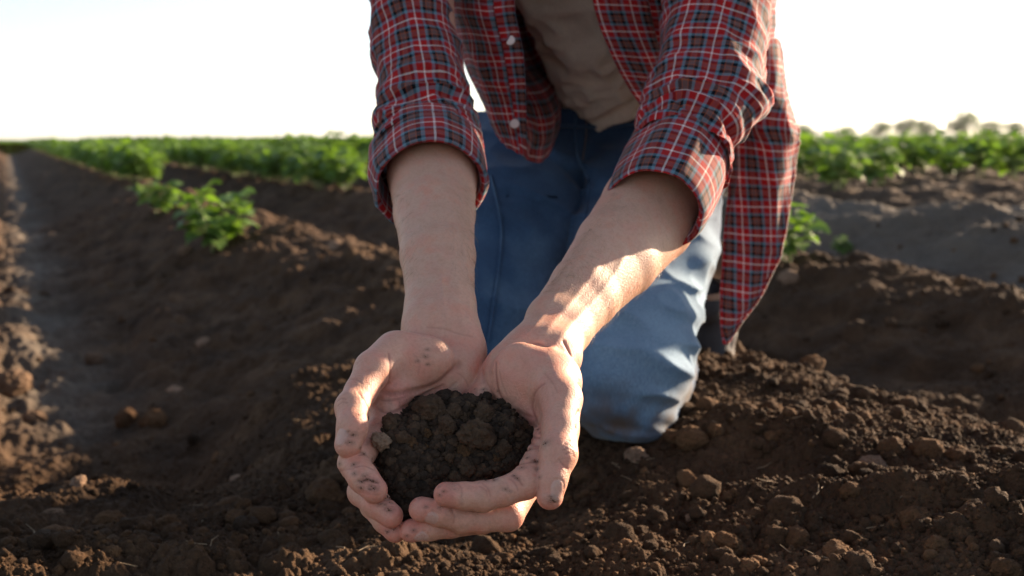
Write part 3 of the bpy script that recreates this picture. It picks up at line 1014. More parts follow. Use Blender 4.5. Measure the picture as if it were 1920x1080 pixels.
def build_big_clods():
    bases = [clod_mesh("c", 5, 20 + k, 1.0 + 0.15 * (k % 3), 0.75 + 0.05 * (k % 4)) for k in range(9)]
    mats = {'S': SOIL, 'M': PALE_MID, 'P': PALE, 'O': PALE_MID}
    rng = random.Random(5)
    for i, (px, py, rp, mk, lab) in enumerate(BIG_CLODS):
        p = ground_hit(px, py + rp * 0.5)
        dist = (p - np.array([0, 0, CAM_H])) @ np.array([0, CP, -SP])
        r = rp * dist / F
        v, f = bases[i % 9]
        zz = float(ground_z(np.array([p[0]]), np.array([p[1]]))[0])
        clod_thing("clod", v, f, (p[0], p[1] + r * 0.3, max(p[2], zz - r * 0.3) + r * 0.28), r, (rng.uniform(-.4, .4), rng.uniform(-.4, .4), rng.uniform(0, 6.28)), mats[mk], lab, "large clods on the field")


# ---- the handful
HELD_CLODS = [
    (802, 770, .872, 31, 'D', "tall brown clod at the back of the handful, under the heel of the left-hand palm"),
    (894, 818, .838, 32, 'D', "largest round dark clod, right of centre in the handful"),
    (734, 797, .846, 21, 'D', "dark oval clod at the left of the handful beside the thumb"),
    (713, 829, .826, 18, 'P', "pale grey-beige clod at the left rim of the handful"),
    (754, 779, .866, 16, 'D', "round clod behind the dark oval clod at the left of the handful"),
    (909, 780, .866, 25, 'D', "black craggy clod behind the largest round clod in the handful"),
    (849, 775, .872, 18, 'D', "dark clod between the two palms at the back of the handful"),
    (870, 784, .864, 16, 'D', "dark lump just behind and left of the largest round clod"),
    (838, 800, .850, 20, 'D', "crumbly long lump leading to the largest round clod in the handful"),
    (871, 846, .836, 15, 'M', "oblong clod tucked under the left side of the largest round clod"),
    (877, 876, .832, 18, 'D', "dark round clod below the largest round clod in the handful"),
    (943, 842, .838, 15, 'D', "smooth small clod right of the largest round clod"),
    (932, 861, .833, 11, 'M', "paler oval clod at the right of the handful near the index finger"),
    (857, 897, .822, 20, 'D', "flat grey clod resting behind the upper curled finger"),
    (773, 832, .845, 13, 'M', "small clod in the middle of the left half of the handful"),
    (800, 812, .848, 11, 'M', "little round crumb-clod near the centre of the handful"),
    (756, 822, .843, 14, 'D', "rough clod next to the pale grey-beige one in the handful"),
    (797, 842, .838, 10, 'M', "tiny brown nugget below the middle of the handful"),
]


def build_handful():
    cs = [ell(852, 858, .874, 58, 39, 36, -6), ell(758, 860, .852, 20, 26, 24, 0), ell(930, 850, .864, 28, 30, 28, 0), ell(790, 940, .838, 19, 18, 22, 0), ell(850, 795, .880, 48, 22, 22, 0), ell(765, 895, .844, 23, 26, 24, 0)]

    def fn(p):
        d = None
        for c, r, R_ in cs:
            e = d_ell(p, c, r, R_)
            d = e if d is None else smin(d, e, 0.012)
        near = np.abs(d) < 0.012
        if near.any():
            q = p[near]
            d[near] += -0.0045 * noise3(q, 60, 1) - 0.0030 * np.abs(noise3(q, 140, 2)) - 0.0016 * np.abs(noise3(q, 300, 3)) - 0.0008 * noise3(q, 620, 4)
        return d
    v, f = iso_mesh(fn, [-0.15, -0.205, .78], [0.05, -0.06, .95], 0.0011 * HAND_VOX / 0.0009, 0.008)
    root = link("soil_handful", mesh_np("soil_handful", to_world(v), f), SOIL_DARK)
    tag(root, "heap of dark crumbly moist soil cupped in both palms", "soil", kind="stuff")
    # crumbs over the visible face of the heap
    rng = np.random.RandomState(8)
    n = int(7500 * CR)
    px = 690 + 330 * rng.rand(n); py = 745 + 250 * rng.rand(n)
    hit = march(np.stack([px, py], 1), fn, 0.74)
    ok = (np.abs(fn(hit)) < 0.002) & (hit[:, 2] < .93)
    hit = hit[ok]
    r = .0006 * (9.5 ** (rng.rand(len(hit)) ** 1.45))
    big = r > .0019
    wv = to_world(hit)
    merged_clods("crumbs", wv[~big], r[~big], 1, SOIL_DARK, 5, parent=root)
    merged_clods("small_lumps", wv[big], r[big], 3, SOIL_DARK, 6, parent=root, nvar=8)
    mats = {'D': SOIL_DARK, 'M': SOIL, 'P': PALE}
    rg = random.Random(3)
    for i, (a, b_, d, rp, mk, lab) in enumerate(HELD_CLODS):
        v, f = clod_mesh("c", 5, 60 + i, 1.75, 0.8)
        q = march([(a, b_)], fn, 0.74)[0]
        dd = min(d, q[2] + 0.002)
        ok = abs(float(fn(q[None])[0])) < .002 and q[2] < .93 and mk != 'P'
        clod_thing("held_clod", v, f, P(a, b_, q[2] - rp * 0.30 * q[2] / F if ok else d), rp * d / F, (rg.uniform(0, 6), rg.uniform(0, 6), rg.uniform(0, 6)), mats[mk], lab, "clods in the handful of soil")


def build_specks(sp):
    r = np.array([0.00018 + 0.00020 * s[2] for s in SPECKS])
    rng = np.random.RandomState(2)
    cc, rr = [], []
    for c, q in zip(sp, r):
        for k in range(2 if q < .0005 else 9):
            cc.append(c + (rng.rand(3) - .5) * q * (0 if k == 0 else 4.5) * np.array([1, .7, .5])); rr.append(q * (.75 if k == 0 else rng.uniform(.2, .5)))
    o = merged_clods("dirt_specks", to_world(np.array(cc)), np.array(rr), 2, SOIL, 9)
    return tag(o, "tiny specks of dark soil stuck to the fingers, thumbs and palms", "soil", kind="stuff")

# ------------------------------------------------------------------ plants, trees, hills
def leaf_material(name, c1, c2, trans=0.35):
    m, n, b, out = mat_new(name)
    geo = nd(n, "ShaderNodeNewGeometry")
    oi = nd(n, "ShaderNodeObjectInfo")
    n1 = nd(n, "ShaderNodeTexNoise", in_Scale=22.0, in_Detail=3.0)
    n.links.new(geo.outputs['Position'], n1.inputs['Vector'])
    r = ramp(n, [(0.3, c1), (0.7, c2)])
    n.links.new(n1.outputs[0], r.inputs[0])
    rv = math_(n, 'MULTIPLY', geo.outputs['Random Per Island'], 0.5)
    col = mixc(n, rv, r.outputs[0], c2)
    n.links.new(col, b.inputs['Base Color'])
    b.inputs['Roughness'].default_value = 0.5
    tr = nd(n, "ShaderNodeBsdfTranslucent")
    tcol = mixc(n, 1.0, col, (1.25, 1.35, 0.45), 'MULTIPLY')
    n.links.new(tcol, tr.inputs[0])
    mx = nd(n, "ShaderNodeMixShader", in_0=trans)
    n.links.new(b.outputs[0], mx.inputs[1]); n.links.new(tr.outputs[0], mx.inputs[2])
    n.links.new(mx.outputs[0], out.inputs[0])
    return m


LEAF = leaf_material("potato_leaf", (0.075, 0.145, 0.034), (0.15, 0.25, 0.055), 0.42)
STEM = leaf_material("green_stem", (0.14, 0.20, 0.06), (0.20, 0.24, 0.09), 0.15)
CROWN = leaf_material("tree_leaf", (0.045, 0.085, 0.024), (0.075, 0.125, 0.034), 0.3)
mb, nb_, bb, ob = mat_new("bark")
bb.inputs['Base Color'].default_value = (0.10, 0.08, 0.06, 1); bb.inputs['Roughness'].default_value = 0.9
BARK = mb


def leaf_grid(L, W, nu, nv, droop, fold, base, yaw, pitch, roll=0.0):
    """an oval leaf blade from its base point outwards"""
    u = np.linspace(0, 1, nu + 1); v = np.linspace(-1, 1, nv + 1)
    U, V = np.meshgrid(u, v, indexing='ij')
    wid = W * 0.5 * np.sin(np.pi * np.clip(U, 0.02, 0.985) ** 0.72) ** 0.8
    x = U * L * (1 - 0.25 * droop * U)
    y = V * wid
    z = -droop * L * 0.5 * U ** 2 + fold * np.abs(V) * wid + 0.03 * L * np.sin(U * 14 + V * 3)
    p = np.stack([x, y, z], -1).reshape(-1, 3)
    cr, sr = math.cos(roll), math.sin(roll)
    p = p @ np.array([[1, 0, 0], [0, cr, sr], [0, -sr, cr]])
    cp, sp_ = math.cos(pitch), math.sin(pitch)
    p = p @ np.array([[cp, 0, sp_], [0, 1, 0], [-sp_, 0, cp]])
    cy, sy = math.cos(yaw), math.sin(yaw)
    p = p @ np.array([[cy, sy, 0], [-sy, cy, 0], [0, 0, 1]])
    i = np.arange(nu)[:, None] * (nv + 1) + np.arange(nv)[None]
    f = np.stack([i, i + nv + 1, i + nv + 2, i + 1], -1).reshape(-1, 4)
    return p + base, f


def tube_np(pts, rad, nseg=6):
    pts = np.array(pts, dtype=float); V, Fc = [], []
    n = len(pts)
    for i in range(n):
        t = pts[min(i + 1, n - 1)] - pts[max(i - 1, 0)]; t /= np.linalg.norm(t) + 1e-9
        a = np.cross(t, [0.3, 0.9, 0.1]); a /= np.linalg.norm(a); b = np.cross(t, a)
        th = np.linspace(0, 2 * np.pi, nseg, endpoint=False)
        V.append(pts[i] + rad[i] * (np.cos(th)[:, None] * a + np.sin(th)[:, None] * b))
    for i in range(n - 1):
        for j in range(nseg):
            Fc.append([i * nseg + j, i * nseg + (j + 1) % nseg, (i + 1) * nseg + (j + 1) % nseg, (i + 1) * nseg + j])
    return np.concatenate(V), np.array(Fc)


class Acc:
    def __init__(self): self.V = []; self.F = []; self.n = 0
    def add(self, v, f): self.V.append(v); self.F.append(f + self.n); self.n += len(v)
    def get(self): return np.concatenate(self.V), np.concatenate(self.F)


def plant_np(seed, nst=5, H=0.24, detail=1, spread=1.0):
    rng = random.Random(seed)
    lv, st = Acc(), Acc()
    nu, nv = (5, 2) if detail else (2, 2)
    for s in range(nst):
        yaw = rng.uniform(0, 6.28); lean = rng.uniform(0.12, 0.65) * spread
        h = H * rng.uniform(0.7, 1.05)
        pts = [np.array([math.cos(yaw), math.sin(yaw), 0]) * (lean * h * (t ** 1.4)) + np.array([0, 0, h * t * (1 - 0.15 * lean * t)]) + (np.array([math.cos(s * 2.1), math.sin(s * 2.1), 0]) * 0.022) for t in np.linspace(0, 1, 5)]
        pts[0] = pts[0] - np.array([0, 0, 0.02])
        st.add(*tube_np(pts, [0.0042, 0.0042, 0.0038, 0.003, 0.002], 6 if detail else 3))
        for k in range(1, 8 if detail else 5):
            t = 0.14 + 0.86 * k / (7.0 if detail else 4.0)
            i = min(int(t * 4), 3); b = pts[i] + (pts[i + 1] - pts[i]) * (t * 4 - i)
            ly = yaw + k * 2.4 + rng.uniform(-.5, .5)
            pl = rng.uniform(0.03, 0.075) * (1.2 - 0.5 * t)
            dirv = np.array([math.cos(ly), math.sin(ly), rng.uniform(0.15, 0.7)])
            q = b + dirv * pl
            if detail: st.add(*tube_np([b, (b + q) / 2 + np.array([0, 0, 0.006]), q], [0.0025, 0.002, 0.0015], 4))
            sz = rng.uniform(0.085, 0.13) * (1.0 if detail else 1.2)
            lv.add(*leaf_grid(sz, sz * 0.80, nu, nv, rng.uniform(0.3, 1.0), 0.25, q, ly, rng.uniform(-0.1, 0.6), rng.uniform(-.5, .5)))
            if detail and k % 2:
                for sd in (-1, 1):
                    mid = b + dirv * pl * 0.65
                    lv.add(*leaf_grid(sz * 0.62, sz * 0.48, 4, 2, rng.uniform(0.3, 0.9), 0.25, mid, ly + sd * rng.uniform(0.8, 1.3), rng.uniform(-0.1, 0.5), sd * 0.3))
    return lv.get(), st.get()


def build_plants():
    rng = random.Random(17)
    protos = []
    for k in range(5):
        (lv, lf), (sv, sf) = plant_np(100 + k, 6, 0.25, 1)
        a = mesh_np("leaves", lv, lf); a.materials.append(LEAF)
        b = mesh_np("stems", sv, sf); b.materials.append(STEM)
        protos.append((a, b))
    low = []
    for k in range(5):
        (lv, lf), (sv, sf) = plant_np(300 + k, 6, 0.27, 0)
        low.append((lv, lf))

    def place(x, y, k, scale, rz, label, group, sink=0.0):
        z = float(ground_base(np.array([x]), np.array([y]))[0])
        r = empty("potato_plant", (x, y, z - sink))
        r.scale = (scale,) * 3; r.rotation_euler = (0, 0, rz)
        tag(r, label, "plant", group)
        for nm, me in zip(("leaves", "stems"), protos[k]):
            o = bpy.data.objects.new(nm, me); C.objects.link(o); o.parent = r
        return r
    # the plants one can tell apart
    special = [
        (405, 476, 0, 0.92, 0.3, "lone sunlit potato plant on the left ridge, nearest of all on that side"),
        (300, 404, 2, 0.75, 1.9, "bushy plant crowding the lone nearest plant on the left ridge from behind"),
        (1474, 496, 3, 0.66, 2.4, "small upright plant standing right beside the hanging shirt tail"),
        (1578, 478, 1, 0.25, 2.0, "tiny seedling on the second ridge right of the plant by the shirt tail"),
        (1572, 358, 4, 0.95, 0.5, "short plant at the front of the right-hand rows, its stems showing on bare soil"),
        (1650, 348, 1, 1.05, 1.2, "leafy plant in the nearest right-hand row, right of the short plant"),
    ]
    for px, py, k, s_, rz, lab in special:
        p = ground_hit(px, py)
        place(p[0], p[1], k, s_, rz, lab, "potato plants")
    # rows
    cand = []
    crest = [1.0, 2.22] + [3.40 + 1.15 * i for i in range(60)]
    for ri, s0 in enumerate(crest):
        t = 1.0
        while t < 60:
            t += rng.uniform(0.20, 0.34) * (0.75 if ri < 2 else 1)
            s = s0 + rng.uniform(-.07, .07)
            X = NX * s + TX * t; Y = NY * s + TY * t
            if Y < 2.5: continue
            px = 960 + F * X / Y
            if px < -160 or px > 2080: continue
            if Y < (8.0 if px < 960 else 8.8) + rng.uniform(-.5, .4): continue
            if ri == 0 and Y < 9.4: continue
            cand.append((Y, X, ri))
    cand.sort()
    names = {0: "the left ridge", 1: "the second ridge"}
    near = cand[:288]; far = cand[288:]
    ordn = ["nearest", "second nearest", "third nearest", "fourth nearest", "fifth nearest", "sixth nearest", "seventh nearest", "eighth nearest", "ninth nearest", "tenth nearest", "eleventh nearest", "twelfth nearest"]
    rown = {0: "long ridge crest behind the lone left plant", 1: "second ridge, left of the plaid sleeve", 2: "first ridge", 3: "second ridge", 4: "third ridge", 5: "fourth ridge", 6: "fifth ridge", 7: "sixth ridge", 8: "seventh ridge"}
    cnt = {}
    for i, (Y, X, ri) in enumerate(near):
        side = "left" if X < 0 else "right"
        where = {0: "on the long ridge at left", 1: "on the second ridge, left of the person"}.get(ri, "in the massed rows at " + side)
        key = (ri, side); k_ = cnt.get(key, 0); cnt[key] = k_ + 1
        lab = "leafy green potato plant among many alike, deep " + where
        grp = "potato plants " + where
        if ri in rown and ri > 1:
            lab = "leafy potato plant far along the " + rown[ri] + " of the crop at " + side; grp = "potato plants far along the " + rown[ri] + " at " + side
        if k_ < 12 and ri in rown:
            lab = (ordn[k_] + " row plant on the " + rown[ri]) if ri < 2 else (ordn[k_] + " plant on the " + rown[ri] + (" of the crop right of the shirt" if side == "right" else " of the crop between left ridges and sleeve"))
        place(X, Y, rng.randrange(5), rng.uniform(0.92, 1.22), rng.uniform(0, 6.28), lab, grp)
    acc = Acc()
    for i, (Y, X, ri) in enumerate(far):
        if Y > 26 and i % 2: continue
        v, f = low[rng.randrange(5)]
        s_ = rng.uniform(0.85, 1.1) * (1.25 if Y > 26 else 1.0); a = rng.uniform(0, 6.28)
        c_, q_ = math.cos(a), math.sin(a)
        z = float(ground_base(np.array([X]), np.array([Y]))[0])
        acc.add((v * s_) @ np.array([[c_, q_, 0], [-q_, c_, 0], [0, 0, 1]]) + np.array([X, Y, z]), f)
    v, f = acc.get()
    o = link("crop_rows", mesh_np("crop_rows", v, f), LEAF)
    tag(o, "far rows of green potato plants merging towards the horizon", "plants", kind="stuff")
    # the crop further off, closed to one green cover
    nx_, ny_ = 260, 60
    ys = np.exp(np.linspace(math.log(48), math.log(700), ny_)); th = np.radians(np.linspace(-34, 34, nx_))
    Tn, Yn = np.meshgrid(th, ys)
    X = (np.tan(Tn) * Yn).ravel(); Y = Yn.ravel()
    Z = CAM_H - 0.36 + 0.26 + 0.10 * noise2(X, Y, 0.9, 5) + 0.05 * noise2(X, Y, 3, 6)
    i = np.arange(ny_ - 1)[:, None] * nx_ + np.arange(nx_ - 1)[None]
    f = np.stack([i, i + 1, i + nx_ + 1, i + nx_], -1).reshape(-1, 4)
    o = link("distant_crop", mesh_np("distant_crop", np.stack([X, Y, Z], 1), f), LEAF)
    tag(o, "continuous green cover of the crop near the horizon", "plants", kind="stuff")


def build_tree(px, top, base_y, halfw, D, lab, seed, k=1.0):
    """a broadleaf tree far behind the field; px, top, halfw measured in the photograph"""
    rng = random.Random(seed)
    X = (px - 960) / F * D
    ground = CAM_H - 0.36
    Ht = (262 - top) * 1.25 / F * D + CAM_H - ground
    W = halfw * 1.2 / F * D
    root = empty("tree", (X, D, ground))
    tag(root, lab, "tree", "trees on the skyline")
    tr, cr = Acc(), Acc()
    th = Ht * 0.35
    tr.add(*tube_np([(0, 0, -.3), (0.05, 0, th * .6), (0, 0.1, th), (0.1, 0, Ht * .8)], [.035 * Ht, .03 * Ht, .022 * Ht, .006 * Ht], 8))
    lobes = []
    for i in range(9):
        a = rng.uniform(0, 6.28); rad = W * rng.uniform(0.25, 0.62); z = Ht * rng.uniform(0.40, 0.80)
        c = np.array([math.cos(a) * rad, math.sin(a) * rad, z])
        tr.add(*tube_np([(0, 0, th * rng.uniform(.6, 1.2)), tuple(c * np.array([.5, .5, .85])), tuple(c)], [.014 * Ht, .009 * Ht, .004 * Ht], 5))
        lobes.append((c, W * rng.uniform(0.30, 0.48), Ht * rng.uniform(0.14, 0.22)))
    lobes.append((np.array([0, 0, Ht * .80]), W * .42, Ht * .2))
    lobes.append((np.array([0, 0, Ht * .45]), W * .85, Ht * .25)); lobes.append((np.array([W * .3, 0, Ht * .22]), W * .9, Ht * .2))
    for c, rw, rh in lobes:
        for j in range(330):
            d = np.array([rng.gauss(0, 1), rng.gauss(0, 1), rng.gauss(0, 1)]); d /= np.linalg.norm(d)
            r_ = rng.uniform(0.55, 1.05)
            q = c + d * np.array([rw, rw, rh]) * r_
            q[2] = min(q[2], Ht)
            s_ = 0.075 * Ht * rng.uniform(.6, 1.3)
            cr.add(*leaf_grid(s_, s_ * .8, 1, 2, .3, .3, q, rng.uniform(0, 6.28), rng.uniform(-1.2, 1.2), rng.uniform(-1, 1)))
    link("trunk", mesh_np("trunk", *tr.get()), BARK, root)
    link("crown", mesh_np("crown", *cr.get(), smooth=False), CROWN, root)


def build_background():
    T = [(1500, 238, 26, 150, "low tree half hidden behind the shirt at its right edge"),
         (1575, 238, 34, 260, "low broad pale tree, first clear of the shirt on the skyline"),
         (1640, 232, 34, 170, "dark round-topped tree, darkest on the skyline"),
         (1694, 227, 26, 230, "slim pale tree just right of the darkest one"),
         (1730, 229, 24, 240, "pale tree at the right end of the middle clump, left of the bright gap"),
         (1800, 215, 32, 210, "tallest tree on the skyline, pale and hazy"),
         (1850, 230, 34, 220, "broad pale tree between the tallest tree and the right edge"),
         (1902, 234, 28, 170, "dark tree at the right edge of the picture"),
         (1765, 250, 30, 260, "low bushy tree in the dip left of the tallest tree")]
    for i, (px, top, hw, D, lab) in enumerate(T):
        build_tree(px, top, 262, hw, D, lab, 40 + i)
    # a low hill line
    m, n, b, out = mat_new("hill_green")
    b.inputs['Base Color'].default_value = (0.07, 0.10, 0.06, 1); b.inputs['Roughness'].default_value = 1.0
    xs = np.linspace(-400, 1800, 120)
    hz = 20 * np.exp(-((xs - 690) / 120.0) ** 2) + 12 * np.exp(-((xs - 1000) / 160.0) ** 2) + 5 + 2 * noise2(xs, xs * 0, 0.01, 3)
    V = []
    for row, (dy, k) in enumerate(((0, 0), (250, .75), (420, 1.0), (800, 0.6), (1300, 0))):
        for x, h in zip(xs, hz): V.append((x, 2300 + dy, CAM_H - 1.5 + h * k))
    i = np.arange(4)[:, None] * 120 + np.arange(119)[None]
    f = np.stack([i, i + 1, i + 121, i + 120], -1).reshape(-1, 4)
    tag(link("hills", mesh_np("hills", V, f), m), kind="structure")

# ------------------------------------------------------------------ clothes
def plaid_material():
    m, n, b, out = mat_new("plaid_cotton")
    uv = nd(n, "ShaderNodeUVMap", uv_map="UVMap")
    sep = nd(n, "ShaderNodeSeparateXYZ")
    n.links.new(uv.outputs[0], sep.inputs[0])
    RED = (0.40, 0.010, 0.012); BLU = (0.135, 0.23, 0.29); BLK = (0.003, 0.004, 0.008); ORG = (0.45, 0.09, 0.02); MID = (0.15, 0.075, 0.07); WHT = (0.85, 0.72, 0.66)
    st = [(0.0, WHT), (0.024, RED), (0.215, BLU), (0.305, BLK), (0.41, ORG), (0.428, MID), (0.575, ORG), (0.593, BLK), (0.695, BLU), (0.785, RED), (0.976, WHT)]
    cols = []
    for k in (0, 1):
        f = math_(n, 'FRACT', math_(n, 'DIVIDE', sep.outputs[k], 0.0375))
        r = ramp(n, st, 'CONSTANT')
        n.links.new(f, r.inputs[0])
        cols.append(r.outputs[0])
    # twill: the warp and weft threads alternate on a fine diagonal
    dg = math_(n, 'FRACT', math_(n, 'MULTIPLY', math_(n, 'ADD', sep.outputs[0], sep.outputs[1]), 1150.0))
    tw = math_(n, 'ADD', 0.32, math_(n, 'MULTIPLY', math_(n, 'GREATER_THAN', dg, 0.5), 0.36))
    col = mixc(n, tw, cols[0], cols[1])
    nz = nd(n, "ShaderNodeTexNoise", in_Scale=90.0, in_Detail=4.0)
    n.links.new(uv.outputs[0], nz.inputs['Vector'])
    rr = ramp(n, [(0.3, (0.82, 0.82, 0.82)), (0.7, (1.1, 1.1, 1.1))])
    n.links.new(nz.outputs[0], rr.inputs[0])
    col = mixc(n, 1.0, col, rr.outputs[0], 'MULTIPLY')
    n.links.new(col, b.inputs['Base Color'])
    b.inputs['Roughness'].default_value = 0.85
    b.inputs['Sheen Weight'].default_value = 0.15
    b.inputs['Sheen Roughness'].default_value = 0.4
    b.inputs['Specular IOR Level'].default_value = 0.2
    bp = nd(n, "ShaderNodeBump", in_Strength=0.25, in_Distance=0.0004)
    n.links.new(math_(n, 'ADD', dg, nz.outputs[0]), bp.inputs['Height'])
    n.links.new(bp.outputs[0], b.inputs['Normal'])
    tr = nd(n, "ShaderNodeBsdfTranslucent")
    n.links.new(col, tr.inputs[0])
    mx = nd(n, "ShaderNodeMixShader", in_0=0.10)
    n.links.new(b.outputs[0], mx.inputs[1]); n.links.new(tr.outputs[0], mx.inputs[2])
    n.links.new(mx.outputs[0], out.inputs[0])
    return m


def simple_cloth(name, c1, c2, scale=60, bump=0.3, weave=900.0):
    m, n, b, out = mat_new(name)
    geo = nd(n, "ShaderNodeNewGeometry")
    n1 = nd(n, "ShaderNodeTexNoise", in_Scale=scale, in_Detail=5.0, in_Roughness=0.6)
    n2 = nd(n, "ShaderNodeTexNoise", in_Scale=weave, in_Detail=2.0)
    for q in (n1, n2): n.links.new(geo.outputs['Position'], q.inputs['Vector'])
    r = ramp(n, [(0.32, c1), (0.68, c2)])
    n.links.new(n1.outputs[0], r.inputs[0])
    r2 = ramp(n, [(0.3, (0.8, 0.8, 0.8)), (0.7, (1.15, 1.15, 1.15))])
    n.links.new(n2.outputs[0], r2.inputs[0])
    col = mixc(n, 1.0, r.outputs[0], r2.outputs[0], 'MULTIPLY')
    n.links.new(col, b.inputs['Base Color'])
    b.inputs['Roughness'].default_value = 0.9
    b.inputs['Sheen Weight'].default_value = 0.2
    b.inputs['Specular IOR Level'].default_value = 0.15
    bp = nd(n, "ShaderNodeBump", in_Strength=bump, in_Distance=0.001)
    n.links.new(n2.outputs[0], bp.inputs['Height'])
    n.links.new(bp.outputs[0], b.inputs['Normal'])
    return m


def denim_material():
    m, n, b, out = mat_new("denim")
    geo = nd(n, "ShaderNodeNewGeometry")
    tc = nd(n, "ShaderNodeTexCoord")
    wear_and_light = nd(n, "ShaderNodeAttribute", attribute_name="wear_and_light")
    n1 = nd(n, "ShaderNodeTexNoise", in_Scale=14.0, in_Detail=6.0, in_Roughness=0.6)
    mp = nd(n, "ShaderNodeMapping", in_Scale=(900, 900, 130))
    n2 = nd(n, "ShaderNodeTexNoise", in_Scale=1.0, in_Detail=3.0)
    n.links.new(geo.outputs['Position'], n1.inputs['Vector'])
    n.links.new(geo.outputs['Position'], mp.inputs[0]); n.links.new(mp.outputs[0], n2.inputs['Vector'])
    fac = math_(n, 'ADD', wear_and_light.outputs['Fac'], math_(n, 'MULTIPLY', math_(n, 'SUBTRACT', n1.outputs[0], 0.5), 0.7))
    r = ramp(n, [(0.0, (0.013, 0.030, 0.07)), (0.40, (0.035, 0.08, 0.155)), (1.0, (0.19, 0.31, 0.43))])
    n.links.new(fac, r.inputs[0])
    r2 = ramp(n, [(0.32, (0.72, 0.74, 0.78)), (0.68, (1.25, 1.22, 1.18))])
    n.links.new(n2.outputs[0], r2.inputs[0])
    col = mixc(n, 1.0, r.outputs[0], r2.outputs[0], 'MULTIPLY')
    du = nd(n, 'ShaderNodeAttribute', attribute_name='dust')
    col = mixc(n, du.outputs['Fac'], col, (0.10, 0.065, 0.042))
    n.links.new(col, b.inputs['Base Color'])
    b.inputs['Roughness'].default_value = 0.85
    b.inputs['Sheen Weight'].default_value = 0.15
    b.inputs['Specular IOR Level'].default_value = 0.2
    bp = nd(n, "ShaderNodeBump", in_Strength=0.4, in_Distance=0.0008)
    n.links.new(n2.outputs[0], bp.inputs['Height'])
    n.links.new(bp.outputs[0], b.inputs['Normal'])
    return m


PLAID = plaid_material()
THREAD, _n, _b, _o = mat_new("red_thread")
_b.inputs['Base Color'].default_value = (0.30, 0.06, 0.05, 1); _b.inputs['Roughness'].default_value = 0.8


def cr_axis(G, m, axis, closed=False):
    """Catmull-Rom densify a control grid along an axis, m steps per interval"""
    G = np.moveaxis(np.asarray(G, dtype=float), axis, 0)
    n = len(G)
    out = []
    rng_ = n if closed else n - 1
    for i in range(rng_):
        g = lambda k: G[k % n] if closed else G[min(max(k, 0), n - 1)]
        p0, p1, p2, p3 = g(i - 1), g(i), g(i + 1), g(i + 2)
        for j in range(m):
            t = j / m
            out.append(0.5 * ((2 * p1) + (-p0 + p2) * t + (2 * p0 - 5 * p1 + 4 * p2 - p3) * t * t + (-p0 + 3 * p1 - 3 * p2 + p3) * t ** 3))
    if not closed: out.append(G[-1])
    return np.moveaxis(np.array(out), 0, axis)


def grid_normals(G, closed):
    du = np.roll(G, -1, 1) - np.roll(G, 1, 1) if closed else np.gradient(G, axis=1)
    dv = np.gradient(G, axis=0)
    N = np.cross(du, dv)
    return N / (np.linalg.norm(N, axis=2, keepdims=True) + 1e-12)


def grid_mesh(name, G, U, V, closed, mat, parent, thick=0.0, uvrot=0.0, flip=False):
    """G (R,C,3) camera axes; U,V (R,C[+1]) metres"""
    R, Cn = G.shape[:2]
    verts = to_world(G.reshape(-1, 3))
    cols = Cn if closed else Cn - 1
    i = np.arange(R - 1)[:, None] * Cn + np.arange(cols)[None]
    j = np.arange(R - 1)[:, None] * Cn + (np.arange(cols)[None] + 1) % Cn
    f = np.stack([i, j, j + Cn, i + Cn], -1).reshape(-1, 4)
    iu = (np.arange(R - 1)[:, None] * U.shape[1] + np.arange(cols)[None])
    fu = np.stack([iu, iu + 1, iu + 1 + U.shape[1], iu + U.shape[1]], -1).reshape(-1, 4)
    if flip: f = f[:, ::-1]; fu = fu[:, ::-1]
    me = mesh_np(name, verts, f)
    uvl = me.uv_layers.new(name="UVMap")
    c_, s_ = math.cos(uvrot), math.sin(uvrot)
    uu = U.ravel()[fu.ravel()]; vv = V.ravel()[fu.ravel()]
    uvl.data.foreach_set("uv", np.stack([uu * c_ - vv * s_, uu * s_ + vv * c_], 1).astype(np.float32).ravel())
    o = link(name, me, mat, parent)
    if thick:
        md = o.modifiers.new("thickness", 'SOLIDIFY'); md.thickness = thick; md.offset = 0
    return o


def wrinkle(U, V, seed, amp, su=18, sv=18, ang=0.0, sharp=True):
    c_, s_ = math.cos(ang), math.sin(ang)
    a = (U * c_ + V * s_) * su; b_ = (-U * s_ + V * c_) * sv
    a = a + 0.35 * noise2(U.ravel(), V.ravel(), 12, seed + 5).reshape(U.shape)
    n_ = noise2(a.ravel(), b_.ravel(), 1.0, seed).reshape(U.shape)
    if sharp: n_ = 1 - 2 * np.abs(n_) ** 0.8
    return n_ * amp


